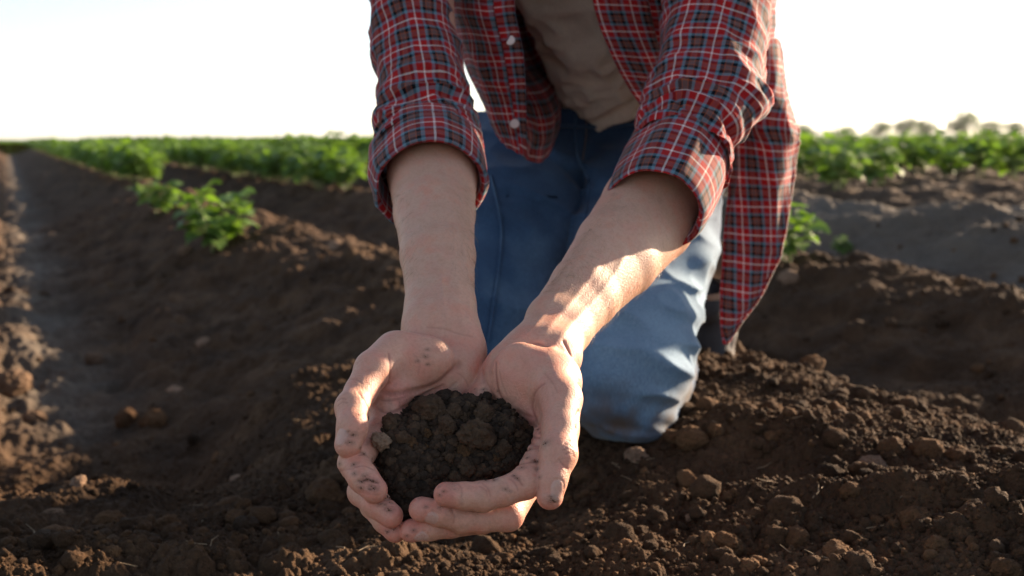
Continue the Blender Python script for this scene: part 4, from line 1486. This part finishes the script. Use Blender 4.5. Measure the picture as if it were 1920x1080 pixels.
def sleeve(name, path, parent, m=14, nc=16, cm=10, disp=None, u0=0.0, v0=0.0, uvrot=0.0, bulge=None):
    """path: (px,py,d,rx_mm,ry_mm[,tilt]); rings stand across the path"""
    pts = np.array([pc(*q[:3]) for q in path]); rad = np.array([q[3:5] for q in path]) * 0.001
    pts = cr_axis(pts, m, 0); rad = cr_axis(rad, m, 0)
    tan = np.gradient(pts, axis=0); tan /= np.linalg.norm(tan, axis=1)[:, None]
    Cn = nc * cm
    th = np.linspace(0, 2 * np.pi, Cn, endpoint=False)
    G = np.zeros((len(pts), Cn, 3))
    for i in range(len(pts)):
        t = tan[i]
        x = np.array([1.0, 0, 0]) - t * t[0]; x /= np.linalg.norm(x)
        y = np.cross(t, x)
        G[i] = pts[i] + rad[i, 0] * np.cos(th)[:, None] * x + rad[i, 1] * np.sin(th)[:, None] * y
    L = np.concatenate([[0], np.cumsum(np.linalg.norm(np.diff(pts, axis=0), axis=1))])
    rm = rad.mean()
    thc = np.linspace(0, 2 * np.pi, Cn + 1)
    U = np.tile(thc * rm, (len(pts), 1)) + u0
    V = np.tile(L[:, None], (1, Cn + 1)) + v0
    N = grid_normals(G, True)
    ctr = pts[:, None, :]
    sgn = np.sign(((G - ctr) * N).sum(2, keepdims=True)); N = N * sgn
    if disp is not None:
        D = disp(np.tile(th, (len(pts), 1)), np.tile((np.arange(len(pts)) / (len(pts) - 1))[:, None], (1, Cn)), U[:, :-1], V[:, :-1], G)
        D = np.where(np.isfinite(D), D, 0)
        G = G + N * D[:, :, None]
    return G, U, V


def seamless(fn, th, v, rm=0.05, L=0.35):
    """evaluate noise on a cylinder so it closes around the arm"""
    p = np.stack([np.cos(th) * rm, np.sin(th) * rm, v * L], -1)
    return fn(p.reshape(-1, 3)).reshape(th.shape)


def ridged(p, s, seed):
    return 1 - np.abs(noise3(p, s, seed)) * 2.2


def sleeve_disp(seed, amp, k_low=1.0):
    def f(th, v, U, V, G):
        low = seamless(lambda p: noise3(p * np.array([1, 1, 1.0]), 17, seed), th, v)
        # creases running round the arm, tighter towards the elbow and the cuff
        a = seamless(lambda p: ridged(p * np.array([1.0, 1.0, 2.6]) + 0.02 * noise3(p, 20, seed + 9)[:, None], 15, seed + 1), th, v)
        b_ = seamless(lambda p: ridged(p @ np.array([[1, 0, .6], [0, 1, .4], [-.9, .5, 1.6]]), 24, seed + 2), th, v)
        c = seamless(lambda p: ridged(p @ np.array([[1, 0, -.7], [0, 1, .5], [.9, -.5, 1.9]]), 38, seed + 3), th, v)
        k = 0.35 + 0.65 * np.clip((v - 0.25) / 0.5, 0, 1)
        return amp * (0.9 * low * k_low + k * (0.75 * a + 0.45 * b_ + 0.25 * c) - 0.3)
    return f


def build_shirt(person):
    shirt = None
    # ---- body of the shirt, one open tube round the back
    rows = [
        [(1003, -330, 1.17), (900, -330, 1.17), (770, -300, 1.25), (800, -300, 1.38), (900, -320, 1.44), (1060, -340, 1.48), (1290, -320, 1.44), (1390, -300, 1.36), (1330, -330, 1.20), (1200, -330, 1.17), (1110, -330, 1.17)],
        [(985, -150, 1.22), (903, -150, 1.20), (815, -150, 1.29), (830, -150, 1.42), (905, -150, 1.52), (1060, -160, 1.57), (1310, -150, 1.52), (1430, -150, 1.40), (1350, -150, 1.27), (1215, -150, 1.23), (1102, -150, 1.23)],
        [(964, 0, 1.26), (908, 0, 1.25), (842, 0, 1.32), (855, 0, 1.45), (930, 0, 1.60), (1080, 0, 1.68), (1340, 0, 1.62), (1450, 0, 1.46), (1385, 0, 1.34), (1250, 0, 1.30), (1111, 0, 1.28)],
        [(980, 95, 1.29), (928, 95, 1.28), (868, 95, 1.34), (880, 95, 1.46), (955, 100, 1.62), (1090, 60, 1.76), (1340, 60, 1.70), (1442, 80, 1.54), (1395, 90, 1.40), (1270, 95, 1.35), (1142, 95, 1.31)],
        [(986, 180, 1.315), (947, 178, 1.31), (903, 172, 1.355), (917, 170, 1.47), (1025, 195, 1.57), (1100, 110, 1.80), (1340, 110, 1.76), (1440, 120, 1.62), (1400, 150, 1.46), (1290, 165, 1.39), (1175, 160, 1.335)],
        [(987, 240, 1.33), (960, 236, 1.325), (930, 228, 1.36), (945, 225, 1.45), (1040, 250, 1.56), (1100, 140, 1.82), (1340, 140, 1.79), (1440, 150, 1.66), (1400, 190, 1.49), (1305, 205, 1.42), (1205, 205, 1.35)],
        [(987, 300, 1.34), (972, 285, 1.335), (953, 264, 1.36), (965, 262, 1.44), (1028, 300, 1.54), (1100, 160, 1.83), (1340, 160, 1.80), (1440, 170, 1.68), (1400, 215, 1.51), (1315, 235, 1.44), (1225, 232, 1.365)],
    ]
    G = np.array([[pc(*q) for q in r] for r in rows])
    G = cr_axis(cr_axis(G, 14, 0), 16, 1)
    seg = np.linalg.norm(np.diff(G, axis=1), axis=2)
    U = np.concatenate([np.zeros((len(G), 1)), np.cumsum(seg, 1)], 1)
    U = np.tile(U.mean(0)[None] * 0.9 + U[len(U) // 2][None] * 0.1, (len(G), 1))
    V = np.concatenate([np.zeros((1, G.shape[1])), np.cumsum(np.linalg.norm(np.diff(G, axis=0), axis=2), 0)], 0)
    V = np.tile(V.mean(1)[:, None], (1, G.shape[1]))
    N = grid_normals(G, False)
    cc = G.mean((0, 1)); N = N * np.sign(((G - cc) * N).sum(2, keepdims=True))
    D = wrinkle(U, V, 7, 0.006, 9, 4) + wrinkle(U, V, 8, 0.003, 22, 9, 0.5) + 0.004 * noise2(U.ravel(), V.ravel(), 9, 3).reshape(U.shape)
    edge = np.clip(np.minimum(U, U.max() - U) / 0.03, 0.15, 1)
    G = G + N * (D * edge)[:, :, None]
    shirt = grid_mesh("shirt", G, U, V, False, PLAID, person, 0.0012)
    shirt['label'] = "red, blue and black plaid shirt worn open with rolled sleeves"
    # plackets
    for nm, c0, c1 in (("placket", 0, 12),):
        g = G[:, c0:c1 + 1] + np.array([0, 0, -0.0016])
        grid_mesh(nm, g, U[:, c0:c1 + 1] + .011, V[:, c0:c1 + 1] + 0.004, False, PLAID, shirt, 0.0014)
    g = G[:, -13:] + np.array([0, 0, -0.0016])
    grid_mesh("placket", g, U[:, -13:] + .017, V[:, -13:] + 0.006, False, PLAID, shirt, 0.0014)
    # buttons
    mbt, n, b, out = mat_new("pearl_button")
    b.inputs['Base Color'].default_value = (0.72, 0.55, 0.48, 1); b.inputs['Roughness'].default_value = 0.25
    for px, py in ((957, 74), (960, 234)):
        flat = G[:, :14].reshape(-1, 3)
        sc_ = np.stack([960 + F * flat[:, 0] / flat[:, 2], 540 - F * flat[:, 1] / flat[:, 2]], 1)
        q = flat[np.argmin(((sc_ - (px, py)) ** 2).sum(1))]
        bm = bmesh.new()
        bmesh.ops.create_cone(bm, cap_ends=True, segments=28, radius1=0.0056, radius2=0.0054, depth=0.0022)
        for e in [e for e in bm.edges if abs(e.verts[0].co.z - e.verts[1].co.z) < 1e-5]: e.smooth = True
        bmesh.ops.bevel(bm, geom=[e for e in bm.edges if abs(e.verts[0].co.z - e.verts[1].co.z) < 1e-5], offset=0.0006, segments=2, affect='EDGES')
        me = bpy.data.meshes.new("button"); bm.to_mesh(me); bm.free()
        o = link("button", me, mbt, shirt)
        o.location = to_world(q + np.array([0, 0, -0.0042])); o.rotation_euler = (math.radians(78), 0, math.radians(-12))

    # ---- sleeves
    def put_sleeve(path, seed, amp, u0, v0, dispx=None, cuff=None, cseed=0):
        base = sleeve_disp(seed, amp)

        def dfn(th, v, U, V, G):
            D = base(th, v, U, V, G)
            if dispx is not None: D = D + dispx(th, v, G)
            return D
        Gs, Us, Vs = sleeve("sleeve", path, shirt, disp=dfn, u0=u0, v0=v0, m=22)
        sl = grid_mesh("sleeve", Gs, Us, Vs, True, PLAID, shirt)
        # the rolled cuff: a thick band that folds back on itself
        cpts = np.array([pc(*q[:3]) for q in cuff]); cr_ = np.array([q[3:5] for q in cuff]) * .001
        prof = [(0.00, -.004), (0.00, 0.002), (0.06, 0.0048), (0.3, 0.0062), (0.6, 0.0066), (0.90, 0.0052), (0.985, 0.0036), (1.0, 0.0018), (0.985, 0.0004), (0.85, -0.0015), (0.35, -0.004)]
        pr = cr_axis(np.array(prof), 6, 0)
        Cn = 180
        th = np.linspace(0, 2 * np.pi, Cn, endpoint=False)
        t = cpts[-1] - cpts[0]; Lc = np.linalg.norm(t); t = t / Lc
        x = np.array([1.0, 0, 0]) - t * t[0]; x /= np.linalg.norm(x); y = np.cross(t, x)
        Gc = np.zeros((len(pr), Cn, 3))
        wob = seamless(lambda p: noise3(p, 16, cseed), th[None], np.zeros((1, Cn)))[0]
        wob2 = seamless(lambda p: noise3(p, 30, cseed + 1), th[None], np.zeros((1, Cn)))[0]
        for i, (a, r) in enumerate(pr):
            rx, ry = cr_[0] * (1 - a) + cr_[-1] * a
            c = cpts[0] * (1 - a) + cpts[-1] * a
            w2 = seamless(lambda p: ridged(p @ np.array([[1, 0, 0.5], [0, 1, 0.3], [0, 0, 1.2]]), 30, cseed + 2), th[None], np.full((1, Cn), a * 0.15))[0]
            e = r + 0.0030 * wob + 0.0018 * wob2 + 0.0022 * w2 * (r > 0)
            sh = (0.005 * wob + 0.003 * wob2)
            Gc[i] = c + t * sh[:, None] + (rx + e)[:, None] * np.cos(th)[:, None] * x + (ry + e)[:, None] * np.sin(th)[:, None] * y
        pl = np.concatenate([[0], np.cumsum(np.hypot(np.diff(pr[:, 0]) * Lc, np.diff(pr[:, 1])))])
        Uc = np.tile(np.linspace(0, 2 * np.pi, Cn + 1) * cr_.mean() * 1.05, (len(pr), 1)) + u0 + .012
        Vc = np.tile(pl[:, None], (1, Cn + 1)) + v0 + .02
        cf = grid_mesh("cuff", Gc, Uc, Vc, True, PLAID, sl, flip=True)
        # the turned edge of the roll and its row of stitches
        k0 = int(len(pr) * 0.52)
        line = Gc[k0 - 12] ; nrm_ = line - line.mean(0); nrm_ /= np.linalg.norm(nrm_, axis=1)[:, None]
        line = line + nrm_ * 0.0006
        acc = Acc()
        for a in range(0, Cn, 2):
            acc.add(*tube_np(to_world(np.array([line[a], line[(a + 1) % Cn]])), [0.00035, 0.00035], 4))
        link("stitching", mesh_np("stitching", *acc.get()), THREAD, cf)
        return sl

    def left_x(th, v, G):
        return 0.0
    put_sleeve([(790, -260, 1.27, 66, 62), (770, -120, 1.27, 56, 58), (766, 0, 1.25, 49, 54), (784, 120, 1.22, 48, 52), (796, 210, 1.19, 51, 52), (802, 268, 1.165, 55, 54), (806, 305, 1.14, 54, 52)],
               31, 0.0060, 0.004, 0.0, None, [(802, 285, 1.158, 51, 50), (808, 350, 1.095, 49, 45)], 5)

    def bump(th, v, G):
        # slack cloth hanging at the elbow, pushed out to the right, with a ridge down its middle
        px = 960 + F * G[..., 0] / G[..., 2]; py = 540 - F * G[..., 1] / G[..., 2]
        a = np.exp(-(((py - 185) / 70.0) ** 2)) * np.clip(np.cos(th), 0, 1) ** 2 * 0.016
        r = np.exp(-((px - (1358 + (py - 60) * 0.33)) / 14.0) ** 2) * np.exp(-((py - 160) / 120.0) ** 2) * 0.007 * (G[..., 2] < np.interp(py, [-100, 400], [1.27, 1.12]))
        s1 = -np.exp(-((px - (1268 + (py - 190) * 0.9)) / 7.0) ** 2) * np.exp(-((py - 225) / 38.0) ** 2) * 0.007
        s2 = -np.exp(-((px - (1345 + (py - 200) * 0.45)) / 9.0) ** 2) * np.exp(-((py - 255) / 45.0) ** 2) * 0.008
        return a + r + s1 + s2
    put_sleeve([(1335, -260, 1.27, 72, 66), (1345, -120, 1.27, 66, 64), (1345, 0, 1.25, 60, 62), (1325, 110, 1.22, 58, 58), (1308, 200, 1.18, 54, 54), (1290, 258, 1.15, 51, 52), (1270, 300, 1.125, 49, 49)],
               57, 0.0058, 0.022, 0.01, bump, [(1284, 282, 1.142, 48, 48), (1227, 394, 1.07, 43.5, 43)], 9)

    # ---- the tail hanging at his left side
    rows = [
        [(1395, 60, 1.50), (1425, 65, 1.46), (1450, 70, 1.47), (1460, 75, 1.54)],
        [(1385, 150, 1.50), (1425, 155, 1.45), (1460, 165, 1.46), (1474, 175, 1.54)],
        [(1372, 215, 1.50), (1420, 225, 1.44), (1475, 232, 1.45), (1493, 245, 1.53)],
        [(1365, 275, 1.50), (1415, 280, 1.455), (1465, 285, 1.46), (1493, 278, 1.52)],
        [(1362, 380, 1.50), (1405, 382, 1.47), (1450, 382, 1.47), (1478, 380, 1.50)],
        [(1357, 470, 1.49), (1395, 475, 1.475), (1430, 478, 1.475), (1457, 478, 1.49)],
        [(1353, 550, 1.48), (1380, 555, 1.475), (1405, 558, 1.475), (1428, 552, 1.485)],
        [(1355, 610, 1.475), (1364, 612, 1.47), (1376, 608, 1.475), (1390, 600, 1.48)],
        [(1359, 645, 1.47), (1361, 647, 1.47), (1364, 646, 1.47), (1366, 640, 1.475)],
    ]
    G2 = np.array([[pc(*q) for q in r] for r in rows])
    G2 = cr_axis(cr_axis(G2, 16, 0), 24, 1)
    Um = np.concatenate([[0], np.cumsum(np.linalg.norm(np.diff(G2[40], axis=0), axis=1))])
    wr = np.linalg.norm(np.diff(G2, axis=1), axis=2).sum(1)
    frac = np.concatenate([np.zeros((len(G2), 1)), np.cumsum(np.linalg.norm(np.diff(G2, axis=1), axis=2), 1)], 1)
    U2 = frac
    Vm = np.concatenate([[0], np.cumsum(np.linalg.norm(np.diff(G2.mean(1), axis=0), axis=1))])
    V2 = np.tile(Vm[:, None], (1, G2.shape[1]))
    N2 = grid_normals(G2, False)
    D2 = wrinkle(U2, V2, 71, 0.004, 22, 4) + wrinkle(U2, V2, 72, 0.002, 40, 10, .3)
    G2 = G2 + N2 * D2[:, :, None] * np.clip((1 - np.linspace(0, 1, len(G2)))[:, None, None] * 4, 0.15, 1)
    tail = grid_mesh("shirt_tail", G2, U2 + .01, V2, False, PLAID, shirt, 0.0012)
    # its hem, turned to the light
    for col in (0, -1):
        line = G2[:, col]
        v, f = tube_np(to_world(line[30:]), [0.0024] * len(line[30:]), 8)
        nU = np.tile(np.linspace(0, .012, 9), (len(line[30:]), 1)); nV = np.tile(V2[30:, :1], (1, 9))
        gg = to_cam(v).reshape(len(line[30:]), 8, 3)
        grid_mesh("hem", gg, nU, nV, True, PLAID, tail)
    return shirt


def build_tshirt(person):
    mat = simple_cloth("beige_jersey", (0.76, 0.70, 0.58), (0.84, 0.78, 0.66), 40, 0.2)

    def fn_d(th, v, U, V, G):
        a = seamless(lambda p: ridged(p @ np.array([[1, 0, .2], [0, 1, .1], [-.3, 0, 2.2]]), 9, 81), th, v, .14, .6)
        b_ = seamless(lambda p: ridged(p @ np.array([[1, 0, .9], [0, 1, .1], [-.8, 0, 2.0]]), 15, 82), th, v, .14, .6)
        c = seamless(lambda p: ridged(p @ np.array([[1, 0, .3], [0, 1, .1], [-.2, 0, 3.0]]), 24, 83), th, v, .14, .6)
        return 0.006 * a + 0.0045 * b_ + 0.0025 * c
    path = [(1060, -330, 1.32, 150, 95), (1072, -160, 1.42, 125, 95), (1118, 0, 1.53, 92, 88), (1140, 110, 1.63, 82, 86), (1152, 165, 1.70, 88, 92), (1156, 192, 1.745, 96, 100)]
    G, U, V = sleeve("t_shirt", path, person, disp=fn_d, m=20)
    return grid_mesh("t_shirt", G, U, V, True, mat, person)


def build_jeans(person):
    mat = denim_material()
    hipR = Q([(1222, 292, 1.73, 112), (1200, 500, 1.57, 95), (1181, 640, 1.475, 80), (1176, 716, 1.435, 74)])
    shinR = Q([(1180, 716, 1.45, 72), (1212, 700, 1.60, 60), (1245, 680, 1.80, 46)])
    hipL = Q([(1008, 300, 1.73, 112), (948, 450, 1.62, 97), (897, 600, 1.52, 84), (872, 660, 1.49, 76)])
    shinL = Q([(872, 660, 1.49, 74), (925, 640, 1.66, 62), (985, 625, 1.86, 48)])
    pel = Q([(1055, 262, 1.76, 104), (1190, 262, 1.76, 104)])
    wst = Q([(1070, 225, 1.76, 112), (1175, 225, 1.76, 112)])

    def fn(p):
        BATCH[0] = None
        r = smin(chain(p, hipR, .03), chain(p, shinR, .01), 0.02)
        l = smin(chain(p, hipL, .03), chain(p, shinL, .01), 0.02)
        b_ = smin(chain(p, pel), chain(p, wst), .03)
        d = smin(smin(r, l, 0.006), b_, 0.04)
        near = np.abs(d) < 0.06
        if near.any():
            q = p[near]
            w_ = to_world(q)
            k = 0.0065 * (1 - 2.4 * np.abs(noise3(q * np.array([0.7, 2.0, 1.2]), 7, 1))) + 0.0042 * (1 - 2.4 * np.abs(noise3(q @ np.array([[1, .8, 0], [-.8, 2.0, 0], [0, 0, 1]]), 13, 2))) + 0.0045 * noise3(q, 6, 3)
            # folds that gather behind and under the bent knee
            for (c, dirx, f, amp) in ((pc(1285, 705, 1.45), (0.35, 0.9), 150, .0045), (pc(1150, 790, 1.42), (0.1, 1.0), 170, .004), (pc(1090, 330, 1.62), (0.7, 0.6), 120, .005), (pc(975, 380, 1.6), (.5, .8), 110, .004)):
                g = np.exp(-(np.linalg.norm(q - c, axis=1) / 0.065) ** 2)
                k = k + g * amp * np.sin((q[:, 0] * dirx[0] + q[:, 1] * dirx[1]) * f + 2.5 * noise3(q, 14, 9))
            d[near] -= k
        cut = p[:, 1] - pc(1100, 205, 1.66)[1] - 0.10 * (p[:, 2] - 1.66)
        return np.maximum(d, cut)
    v, f = iso_mesh(fn, [-0.30, -0.28, 1.33], [0.36, 0.30, 2.0], JEAN_VOX, 0.035)
    me = mesh_np("jeans", to_world(v), f)
    wear_and_light = 0.20 + 0.0 * v[:, 0]
    for c, r, a in ((pc(1190, 560, 1.47), .17, .55), (pc(1170, 700, 1.37), .11, .35), (pc(1290, 470, 1.52), .10, .3), (pc(890, 560, 1.42), .10, .10)):  # faded denim fronts; right leg's sun and left leg's shade also in the colour
        wear_and_light = wear_and_light + a * np.exp(-(np.linalg.norm(v - c, axis=1) / r) ** 2)
    add_attr(me, "wear_and_light", wear_and_light)
    wz = to_world(v)
    dust = np.clip((0.175 - wz[:, 2]) / 0.07, 0, 1) * np.clip(0.35 + 0.7 * fbm3(v, 30, 4, seed=41), 0, 1)
    add_attr(me, "dust", dust)
    j = link("jeans", me, mat, person)
    j['label'] = "faded blue denim jeans, knees on the soil"
    th_, n, b, out = mat_new("tan_thread")
    b.inputs['Base Color'].default_value = (0.16, 0.12, 0.09, 1); b.inputs['Roughness'].default_value = .8

    def seam(nm, pts, r, m_):
        w3 = march(dense(pts, 6), fn, 1.2)
        vv, ff = tube_np(to_world(w3 + np.array([0, 0, -r * .5 - .0015])), [r] * len(w3), 6)
        sm = mesh_np(nm, vv, ff)
        add_attr(sm, 'wear_and_light', np.full(len(vv), 0.45)); add_attr(sm, 'dust', np.zeros(len(vv)))
        link(nm, sm, m_, j)
    seam("fly_seam", [(1080, 215), (1078, 260), (1085, 300), (1105, 340)], .0022, mat)
    seam("fly_seam", [(1100, 218), (1098, 262), (1092, 300)], .0009, th_)
    seam("waistband", [(985, 228), (1050, 236), (1120, 238), (1200, 232)], .0028, mat)
    seam("inner_seam", [(1105, 345), (1095, 420), (1080, 480), (1072, 560)], .0020, mat)
    seam("side_seam", [(920, 330), (940, 430), (930, 540), (915, 640)], .0018, mat)
    seam("belt_loop", [(1022, 214), (1024, 246)], .005, mat)
    return j


def build_shoe(person):
    m1, n, b, out = mat_new("dark_canvas"); b.inputs['Base Color'].default_value = (0.035, 0.035, 0.04, 1); b.inputs['Roughness'].default_value = .8
    m2, n, b, out = mat_new("rubber_sole"); b.inputs['Base Color'].default_value = (0.16, 0.14, 0.13, 1); b.inputs['Roughness'].default_value = .6
    m3, n, b, out = mat_new("knit_sock"); b.inputs['Base Color'].default_value = (0.55, 0.42, 0.34, 1); b.inputs['Roughness'].default_value = .9
    for sd, dx, dd in (("r", 30, 0), ("l", -315, 0.08)):
        # the foot stands on its toes, heel up, sole facing backwards and out
        toe = pc(1268 + dx, 700, 1.90 + dd); ball = pc(1296 + dx, 668, 1.92 + dd); heel = pc(1300 + dx, 578, 1.90 + dd); ank = pc(1288 + dx, 560, 1.84 + dd)
        sole = [(toe + [.0, -.012, .01], .028), (ball + [.012, -.004, .016], .034), ((ball + heel) / 2 + [.02, 0, .02], .030), (heel + [.014, .006, .016], .031)]
        up = [(toe, .030), (ball, .037), ((ball + heel) / 2, .034), (heel, .034)]

        def fs(p): BATCH[0] = None; return chain(p, sole, .01)
        def fu(p):
            BATCH[0] = None
            return smin(chain(p, up, .012), chain(p, [(heel, .032), (ank, .036)]), .02)
        lo = toe - np.array([.12, .09, .12]); hi = heel + np.array([.12, .12, .14])
        v, f = iso_mesh(fu, lo, hi, .004)
        s = link("shoe", mesh_np("shoe", to_world(v), f), m1, person)
        v, f = iso_mesh(fs, lo, hi, .004)
        link("sole", mesh_np("sole", to_world(v), f), m2, s)
        vv, ff = tube_np(to_world(np.array([heel + [.004, 0.018, 0], heel * .4 + ank * .6 + [0.004, .03, -.01], ank + [0, .045, -.06]])), [.037, .038, .040], 20)
        link("sock", mesh_np("sock", vv, ff), m3, person)


def add_torso(me_body):
    """the rest of the body under the clothes and above the frame, joined to the same mesh"""
    tor = [Q([(1062, -190, 1.38, 95), (1112, 0, 1.56, 76), (1140, 150, 1.70, 72)]), Q([(830, -205, 1.30, 58), (1060, -235, 1.35, 80), (1300, -205, 1.30, 58)]),
           Q([(800, -200, 1.29, 52), (775, 0, 1.25, 44), (792, 150, 1.21, 40), (806, 262, 1.165, 42)]), Q([(1330, -200, 1.29, 52), (1345, 0, 1.25, 46), (1318, 150, 1.20, 43), (1274, 275, 1.16, 43)]),
           Q([(1060, -250, 1.33, 62), (1060, -380, 1.26, 54)])]
    hc = pc(1060, -480, 1.20)
    face = np.array([0, -0.62, -0.78])            # looking down at the soil
    upv = np.array([0, 0.78, -0.62])

    def fn(p):
        BATCH[0] = None
        d = None
        for l in tor:
            e = chain(p, l)
            d = e if d is None else smin(d, e, 0.03)
        q = p - hc
        loc = np.stack([q[:, 0], q @ upv, q @ face], 1)
        d = smin(d, d_ell(loc, np.array([0, .02, -.01]), np.array([.075, .095, .095])), .02)
        d = smin(d, d_ell(loc, np.array([0, -.045, .025]), np.array([.055, .065, .06])), .03)
        d = smin(d, d_cone(loc, np.array([0, .02, .085]), .008, np.array([0, -.018, .108]), .013), .012)
        for sx in (-1, 1):
            d = smin(d, d_ell(loc, np.array([sx * .077, .0, -.01]), np.array([.008, .030, .020])), .006)
            d = np.maximum(d, -d_ell(loc, np.array([sx * .030, .018, .092]), np.array([.014, .009, .010])))
            d = np.minimum(d, d_ell(loc, np.array([sx * .030, .018, .080]), np.array([.012, .011, .012])))
        d = smin(d, d_ell(loc, np.array([0, -.052, .086]), np.array([.022, .006, .008])), .006)
        return d
    v, f = iso_mesh(fn, [-0.30, 0.12, 0.98], [0.46, 0.78, 1.80], .005, .02)

    def fh(p):
        q = p - hc
        loc = np.stack([q[:, 0], q @ upv, q @ face], 1)
        d = d_ell(loc, np.array([0, .035, -.022]), np.array([.084, .098, .098]))
        d = np.maximum(d, loc[:, 2] - .055 - 0.4 * (loc[:, 1] - .06))
        return d - 0.004 * noise3(p * np.array([3, 1, 3]), 40, 3)
    hv, hf = iso_mesh(fh, hc - .14, hc + .14, .004)
    return (to_world(v), f), (to_world(hv), hf)

# ------------------------------------------------------------------ build
build_ground()
build_big_clods()
build_crumbs()
build_background()
build_plants()

SKIN = skin_material()
body_me, speck_pts = build_body(SKIN)
(tv, tf), (hv, hf) = add_torso(body_me)
# join the torso and head to the hands and arms in one mesh
nv = len(body_me.vertices)
av = np.zeros(nv * 3, dtype=np.float32); body_me.vertices.foreach_get("co", av)
af = np.zeros(len(body_me.polygons) * 4, dtype=np.int32); body_me.polygons.foreach_get("vertices", af)
attrs = {}
for nme in ("red", "crease", "nail", "dirt"):
    a = np.zeros(nv, dtype=np.float32); body_me.attributes[nme].data.foreach_get("value", a); attrs[nme] = a
full = mesh_np("person", np.concatenate([av.reshape(-1, 3), tv]), np.concatenate([af.reshape(-1, 4), tf + nv]))
for nme, a in attrs.items():
    add_attr(full, nme, np.concatenate([a, np.full(len(tv), 0.15 if nme == "red" else 0.0)]))
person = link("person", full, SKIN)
tag(person, "person kneeling in jeans and open plaid shirt, both hands cupped around soil", "person")
mh, n_, b_, o_ = mat_new("brown_hair"); b_.inputs['Base Color'].default_value = (0.05, 0.03, 0.02, 1); b_.inputs['Roughness'].default_value = .6
link("hair", mesh_np("hair", hv, hf), mh, person)


def build_arm_hair():
    rng = np.random.RandomState(12)
    px, py = [], []
    for (ax, ay, aw), (bx, by, bw), n in (((820, 560, 68), (808, 350, 84), 420), ((1060, 600, 60), (1225, 410, 88), 620)):
        t = rng.rand(n); u = rng.choice([-1, 1], n) * (1 - rng.rand(n) ** 2 * 0.6)
        dx, dy = bx - ax, by - ay; L = math.hypot(dx, dy)
        wd = aw + (bw - aw) * t
        px += list(ax + dx * t - dy / L * u * wd); py += list(ay + dy * t + dx / L * u * wd)
    h = march(np.stack([px, py], 1)); ok = np.abs(body_base(h)) < 0.001
    h = h[ok]
    e = 1e-4
    g = np.stack([body_base(h + np.eye(3)[i] * e) - body_base(h - np.eye(3)[i] * e) for i in range(3)], 1)
    g /= np.linalg.norm(g, axis=1)[:, None]
    acc = Acc()
    for p, nn in zip(h, g):
        if p[2] < .955: continue
        d = np.array([rng.normal(0, .3), -0.8 + rng.normal(0, .25), -0.5]); d -= nn * (d @ nn); d /= np.linalg.norm(d)
        L = rng.uniform(.006, .013)
        pts = [p, p + d * L * .5 + nn * L * .22, p + d * L + nn * L * .28]
        acc.add(*tube_np(to_world(np.array(pts)), [0.00006, 0.00005, 0.00002], 3))
    m_, n2_, b2_, o2_ = mat_new("fair_arm_hair"); b2_.inputs['Base Color'].default_value = (0.22, 0.13, 0.06, 1); b2_.inputs['Roughness'].default_value = .4
    tag(link("arm_hair", mesh_np("arm_hair", *acc.get()), m_, person), kind="stuff")


def build_straws():
    rng = random.Random(6)
    acc = Acc()
    spots = [(650, 992), (1210, 1010), (352, 945), (1640, 1000), (1560, 900), (1480, 1040), (210, 880)] + [(rng.uniform(0, 1920), rng.uniform(800, 1075)) for _ in range(70)]
    for px, py in spots:
        p = ground_hit(px, py)
        a = rng.uniform(0, 6.28); L = rng.uniform(.006, .022)
        z = float(ground_z(np.array([p[0]]), np.array([p[1]]))[0]) + .002
        c = np.array([p[0], p[1], z]); d = np.array([math.cos(a), math.sin(a), rng.uniform(-.1, .5)])
        sd = np.array([-math.sin(a), math.cos(a), rng.uniform(-.2, .6)]) * rng.uniform(-.25, .25)
        acc.add(*tube_np([c - d * L * .5, c + sd * L, c + d * L * .5 + np.array([0, 0, .001])], [.0006, .0005, .0003], 5))
    m_, n2_, b2_, o2_ = mat_new("dry_straw"); b2_.inputs['Base Color'].default_value = (0.24, 0.17, 0.10, 1); b2_.inputs['Roughness'].default_value = .8
    tag(link("dry_roots", mesh_np("dry_roots", *acc.get()), m_), "thin dry roots and bits of straw strewn over the foreground soil", "plant litter", kind="stuff")


build_arm_hair()
build_straws()
build_shirt(person)
build_tshirt(person)
build_jeans(person)
build_shoe(person)
build_handful()
build_specks(speck_pts)


# ------------------------------------------------------------------ the evening air
def build_haze():
    bm = bmesh.new()
    bmesh.ops.create_cube(bm, size=1.0)
    me = bpy.data.meshes.new("haze"); bm.to_mesh(me); bm.free()
    o = link("haze", me)
    o.scale = (8400, 8400, 62); o.location = (0, 0, 62 / 2 - 1.6)
    m = bpy.data.materials.new("haze_air"); m.use_nodes = True
    n = m.node_tree; n.nodes.clear()
    out = n.nodes.new("ShaderNodeOutputMaterial")
    v = n.nodes.new("ShaderNodeVolumePrincipled")
    v.inputs["Color"].default_value = (0.92, 0.95, 1.0, 1)
    v.inputs["Density"].default_value = HAZE
    v.inputs["Anisotropy"].default_value = 0.35
    n.links.new(v.outputs[0], out.inputs["Volume"])
    me.materials.append(m)
    tag(o, "thin pale evening haze over the field", "haze", kind="stuff")


HAZE = 0.00014
build_haze()
